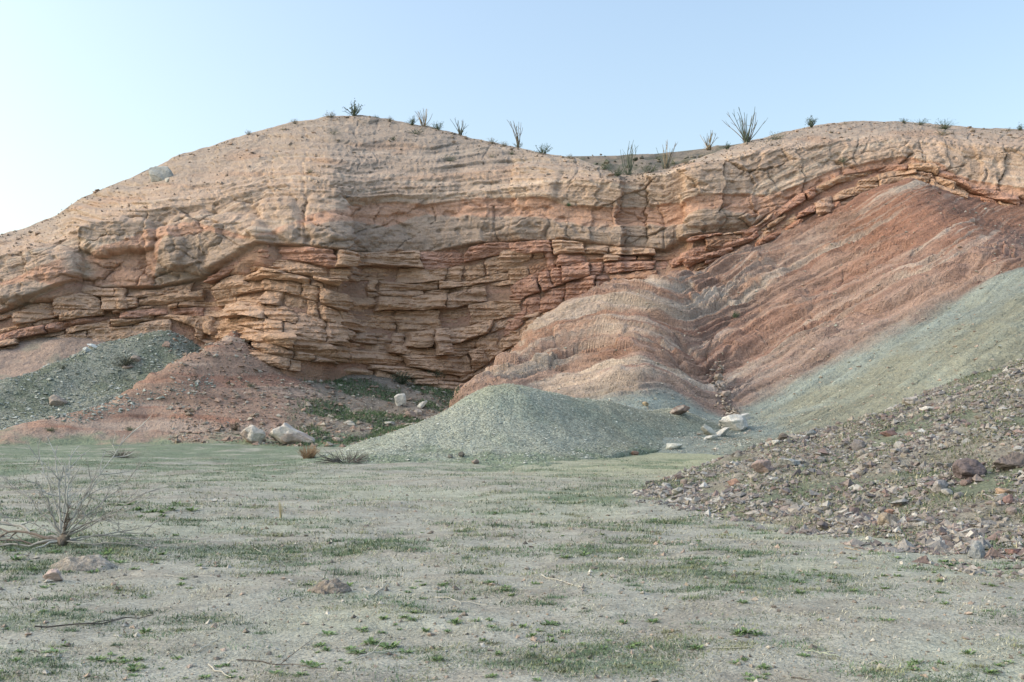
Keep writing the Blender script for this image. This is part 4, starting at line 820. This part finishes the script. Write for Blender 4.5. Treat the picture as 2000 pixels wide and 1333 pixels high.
r = np.random.default_rng(99); spots = [(1562, 1158, 30), (1600, 1212, 14), (1455, 1237, 44), (1480, 1240, 30), (1440, 1240, 30), (1360, 1268, 30), (1492, 1306, 32), (1470, 1330, 30), (1090, 1292, 26), (1075, 1220, 32), (1105, 1237, 24), (1220, 1217, 30), (1275, 1215, 34), (1450, 1178, 24), (1570, 1282, 26), (1735, 1213, 26), (1930, 1060, 24), (1845, 1098, 26),
  (640, 1240, 34), (625, 1262, 30), (725, 1258, 40), (760, 1265, 44), (700, 1275, 34), (790, 1275, 30), (285, 1235, 30), (110, 1275, 44), (125, 1262, 30), (190, 1290, 36), (215, 1280, 24), (205, 1105, 28), (135, 1118, 22), (180, 1118, 30), (110, 1080, 30), (595, 1040, 0), (960, 1140, 26), (990, 1155, 22), (1140, 1085, 24), (1105, 1090, 24), (890, 1218, 30), (1050, 1330, 22), (855, 1290, 34), (960, 1322, 28), (680, 1145, 24), (1480, 975, 0), (1625, 1130, 20), (1855, 1105, 22)]
for k in range(12): spots.append((r.uniform(220, 380), r.uniform(985, 1012), r.uniform(18, 30)))
for k in range(8): spots.append((r.uniform(20, 330), r.uniform(1060, 1130), r.uniform(20, 34)))
while len(spots) < 270:
    py = 985+345*r.random()**.8; px = r.uniform(-20, 2020)
    q = on_ground(px, py)
    if fbm(np.array(q[0]/2.5), np.array(q[1]/2.5), 77, 3) < .05: continue
    spots.append((px, py, r.uniform(9, 24)*(.5+(py-900)/500)))
for px, py, w in spots:
    if w <= 0: continue
    p = on_ground(px, py)
    o = bpy.data.objects.new('weed', weeds[r.integers(8)]); C.objects.link(o); o.location = p; sc = w*p[1]/F*1.05; o.scale = (sc, sc, sc*r.uniform(.5, .9)); o.rotation_euler = (0, 0, r.uniform(0, 6.28))
    o['label'] = 'small leafy green weed growing on the sandy flat'; o['category'] = 'weed'; o['group'] = 'green weeds dotted over the sandy flat'

# thin grass and straw litter over the flat and between the stones
def grass(name, x, y, z, L, cols, seed, label, wid=.06, lay=.5):
    r = np.random.default_rng(seed); n = len(x); a = r.uniform(0, 6.28, n); el = np.abs(r.normal(lay, .45, n)).clip(.03, 1.5)
    d = np.stack([np.cos(a)*np.cos(el), np.sin(a)*np.cos(el), np.sin(el)], -1)*L[:, None]; sd_ = np.stack([-np.sin(a), np.cos(a), 0*a], -1)*(L*wid)[:, None]
    o = np.stack([x, y, z], -1); V = np.stack([o-sd_, o+sd_, o+d], 1)
    link(name, mesh_np(name, V, np.arange(3*n).reshape(n, 3), np.repeat(cols*r.uniform(.75, 1.2, (n, 1)), 3, 0), False), M_plant, kind='stuff', label=label, cat='grass')
N = 330000; r = np.random.default_rng(12)
Y = 5.6*np.exp(r.random(N)*math.log(62/5.6)); px = r.uniform(-60, 2060, N); x = (px-1000)/F*Y; g = greenness(x, Y); top = np.where((Y > 30), top_at(x, np.maximum(Y, 29.5)), 0)
pat = fbm(x/.5, Y/.5, 61, 3); keep = (pat+.9*g > .02+.25*r.random(N)) & ((Y < 30) | (top < ground_z(x, Y)+.06)) & (rub_z(x, Y) < ground_z(x, Y)+.1)
x, Y, g = x[keep], Y[keep], g[keep]; green = (r.random(len(x)) < np.clip(g*1.25-.1, 0, .95)); ff = np.clip(Y/9, .8, 1.9)
cc = np.where(green[:, None], lin(112, 132, 96)*np.array([1, 1, 1]), np.where((r.random(len(x)) < .5)[:, None], lin(186, 180, 156), lin(160, 154, 132)))
grass('grass', x, Y, ground_z(x, Y), r.uniform(.018, .045, len(x))*ff, cc, 13, 'thin short grass and straw over the sandy flat', .09, .2)
n = 6200; Yc_ = 5.8*np.exp(r.random(n)*math.log(40/5.8)); pxc = r.uniform(-60, 2060, n); xc = (pxc-1000)/F*Yc_; gc = greenness(xc, Yc_)+.25*fbm(xc/1.2, Yc_/1.2, 91, 2); kk_ = gc > -.05+.5*r.random(n); xc, Yc_ = xc[kk_], Yc_[kk_]
m_ = (r.integers(40, 130, len(xc))*np.clip(14/Yc_, .3, 1)).astype(int); idx = np.repeat(np.arange(len(xc)), m_); rad_ = (r.uniform(.03, .15, len(xc))*np.clip(Yc_/10, .8, 2.5))[idx]
x = xc[idx]+r.normal(0, 1, len(idx))*rad_*1.4; Y = Yc_[idx]+r.normal(0, 1, len(idx))*rad_*.8; kk_ = (rub_z(x, Y) < ground_z(x, Y)+.05) & ((Y < 30) | (top_at(x, np.maximum(Y, 29.5)) < ground_z(x, Y)+.05)); x, Y, idx = x[kk_], Y[kk_], idx[kk_]
tone = r.uniform(.55, 1.0, len(xc))[idx][:, None]*np.where((r.random(len(xc)) < .3)[idx][:, None], lin(150, 152, 112), lin(108, 130, 96))
grass('low_grass', x, Y, ground_z(x, Y), r.uniform(.02, .05, len(x))*np.clip(Y/9, .8, 1.7), tone, 17, 'low green grass patches dotted over the flat', .10, .4)
N = 140000; px = r.uniform(1240, 2300, N); Y = r.uniform(10, 29, N); x = (px-1000)/F*Y; z = rub_z(x, Y); k = (z > ground_z(x, Y)-.05) & (fbm(x/1.2, Y/1.2, 71, 3) > -.25+.3*r.random(N)); x, Y, z = x[k], Y[k], z[k]
grass('bank_grass', x, Y, z, r.uniform(.04, .11, len(x)), np.where((r.random(len(x)) < .65)[:, None], lin(104, 120, 88), lin(170, 160, 130)), 14, 'short grass growing between the stones of the rubble bank', .09, .35)
x, Y, z = strew(60000, (420, 900), (55, 84), 33, lambda px, Y, x, z, r: (fbm(x/4, Y/4, 21, 4)+.25 > .1+.3*r.random(len(x))) & (px > 560+60*r.random(len(x)))); grass('hollow_grass', x, Y, z, r.uniform(.12, .35, len(x)), np.repeat(lin(92, 112, 76)[None], len(x), 0), 15, 'green grass patches in the hollow', .1, .7)
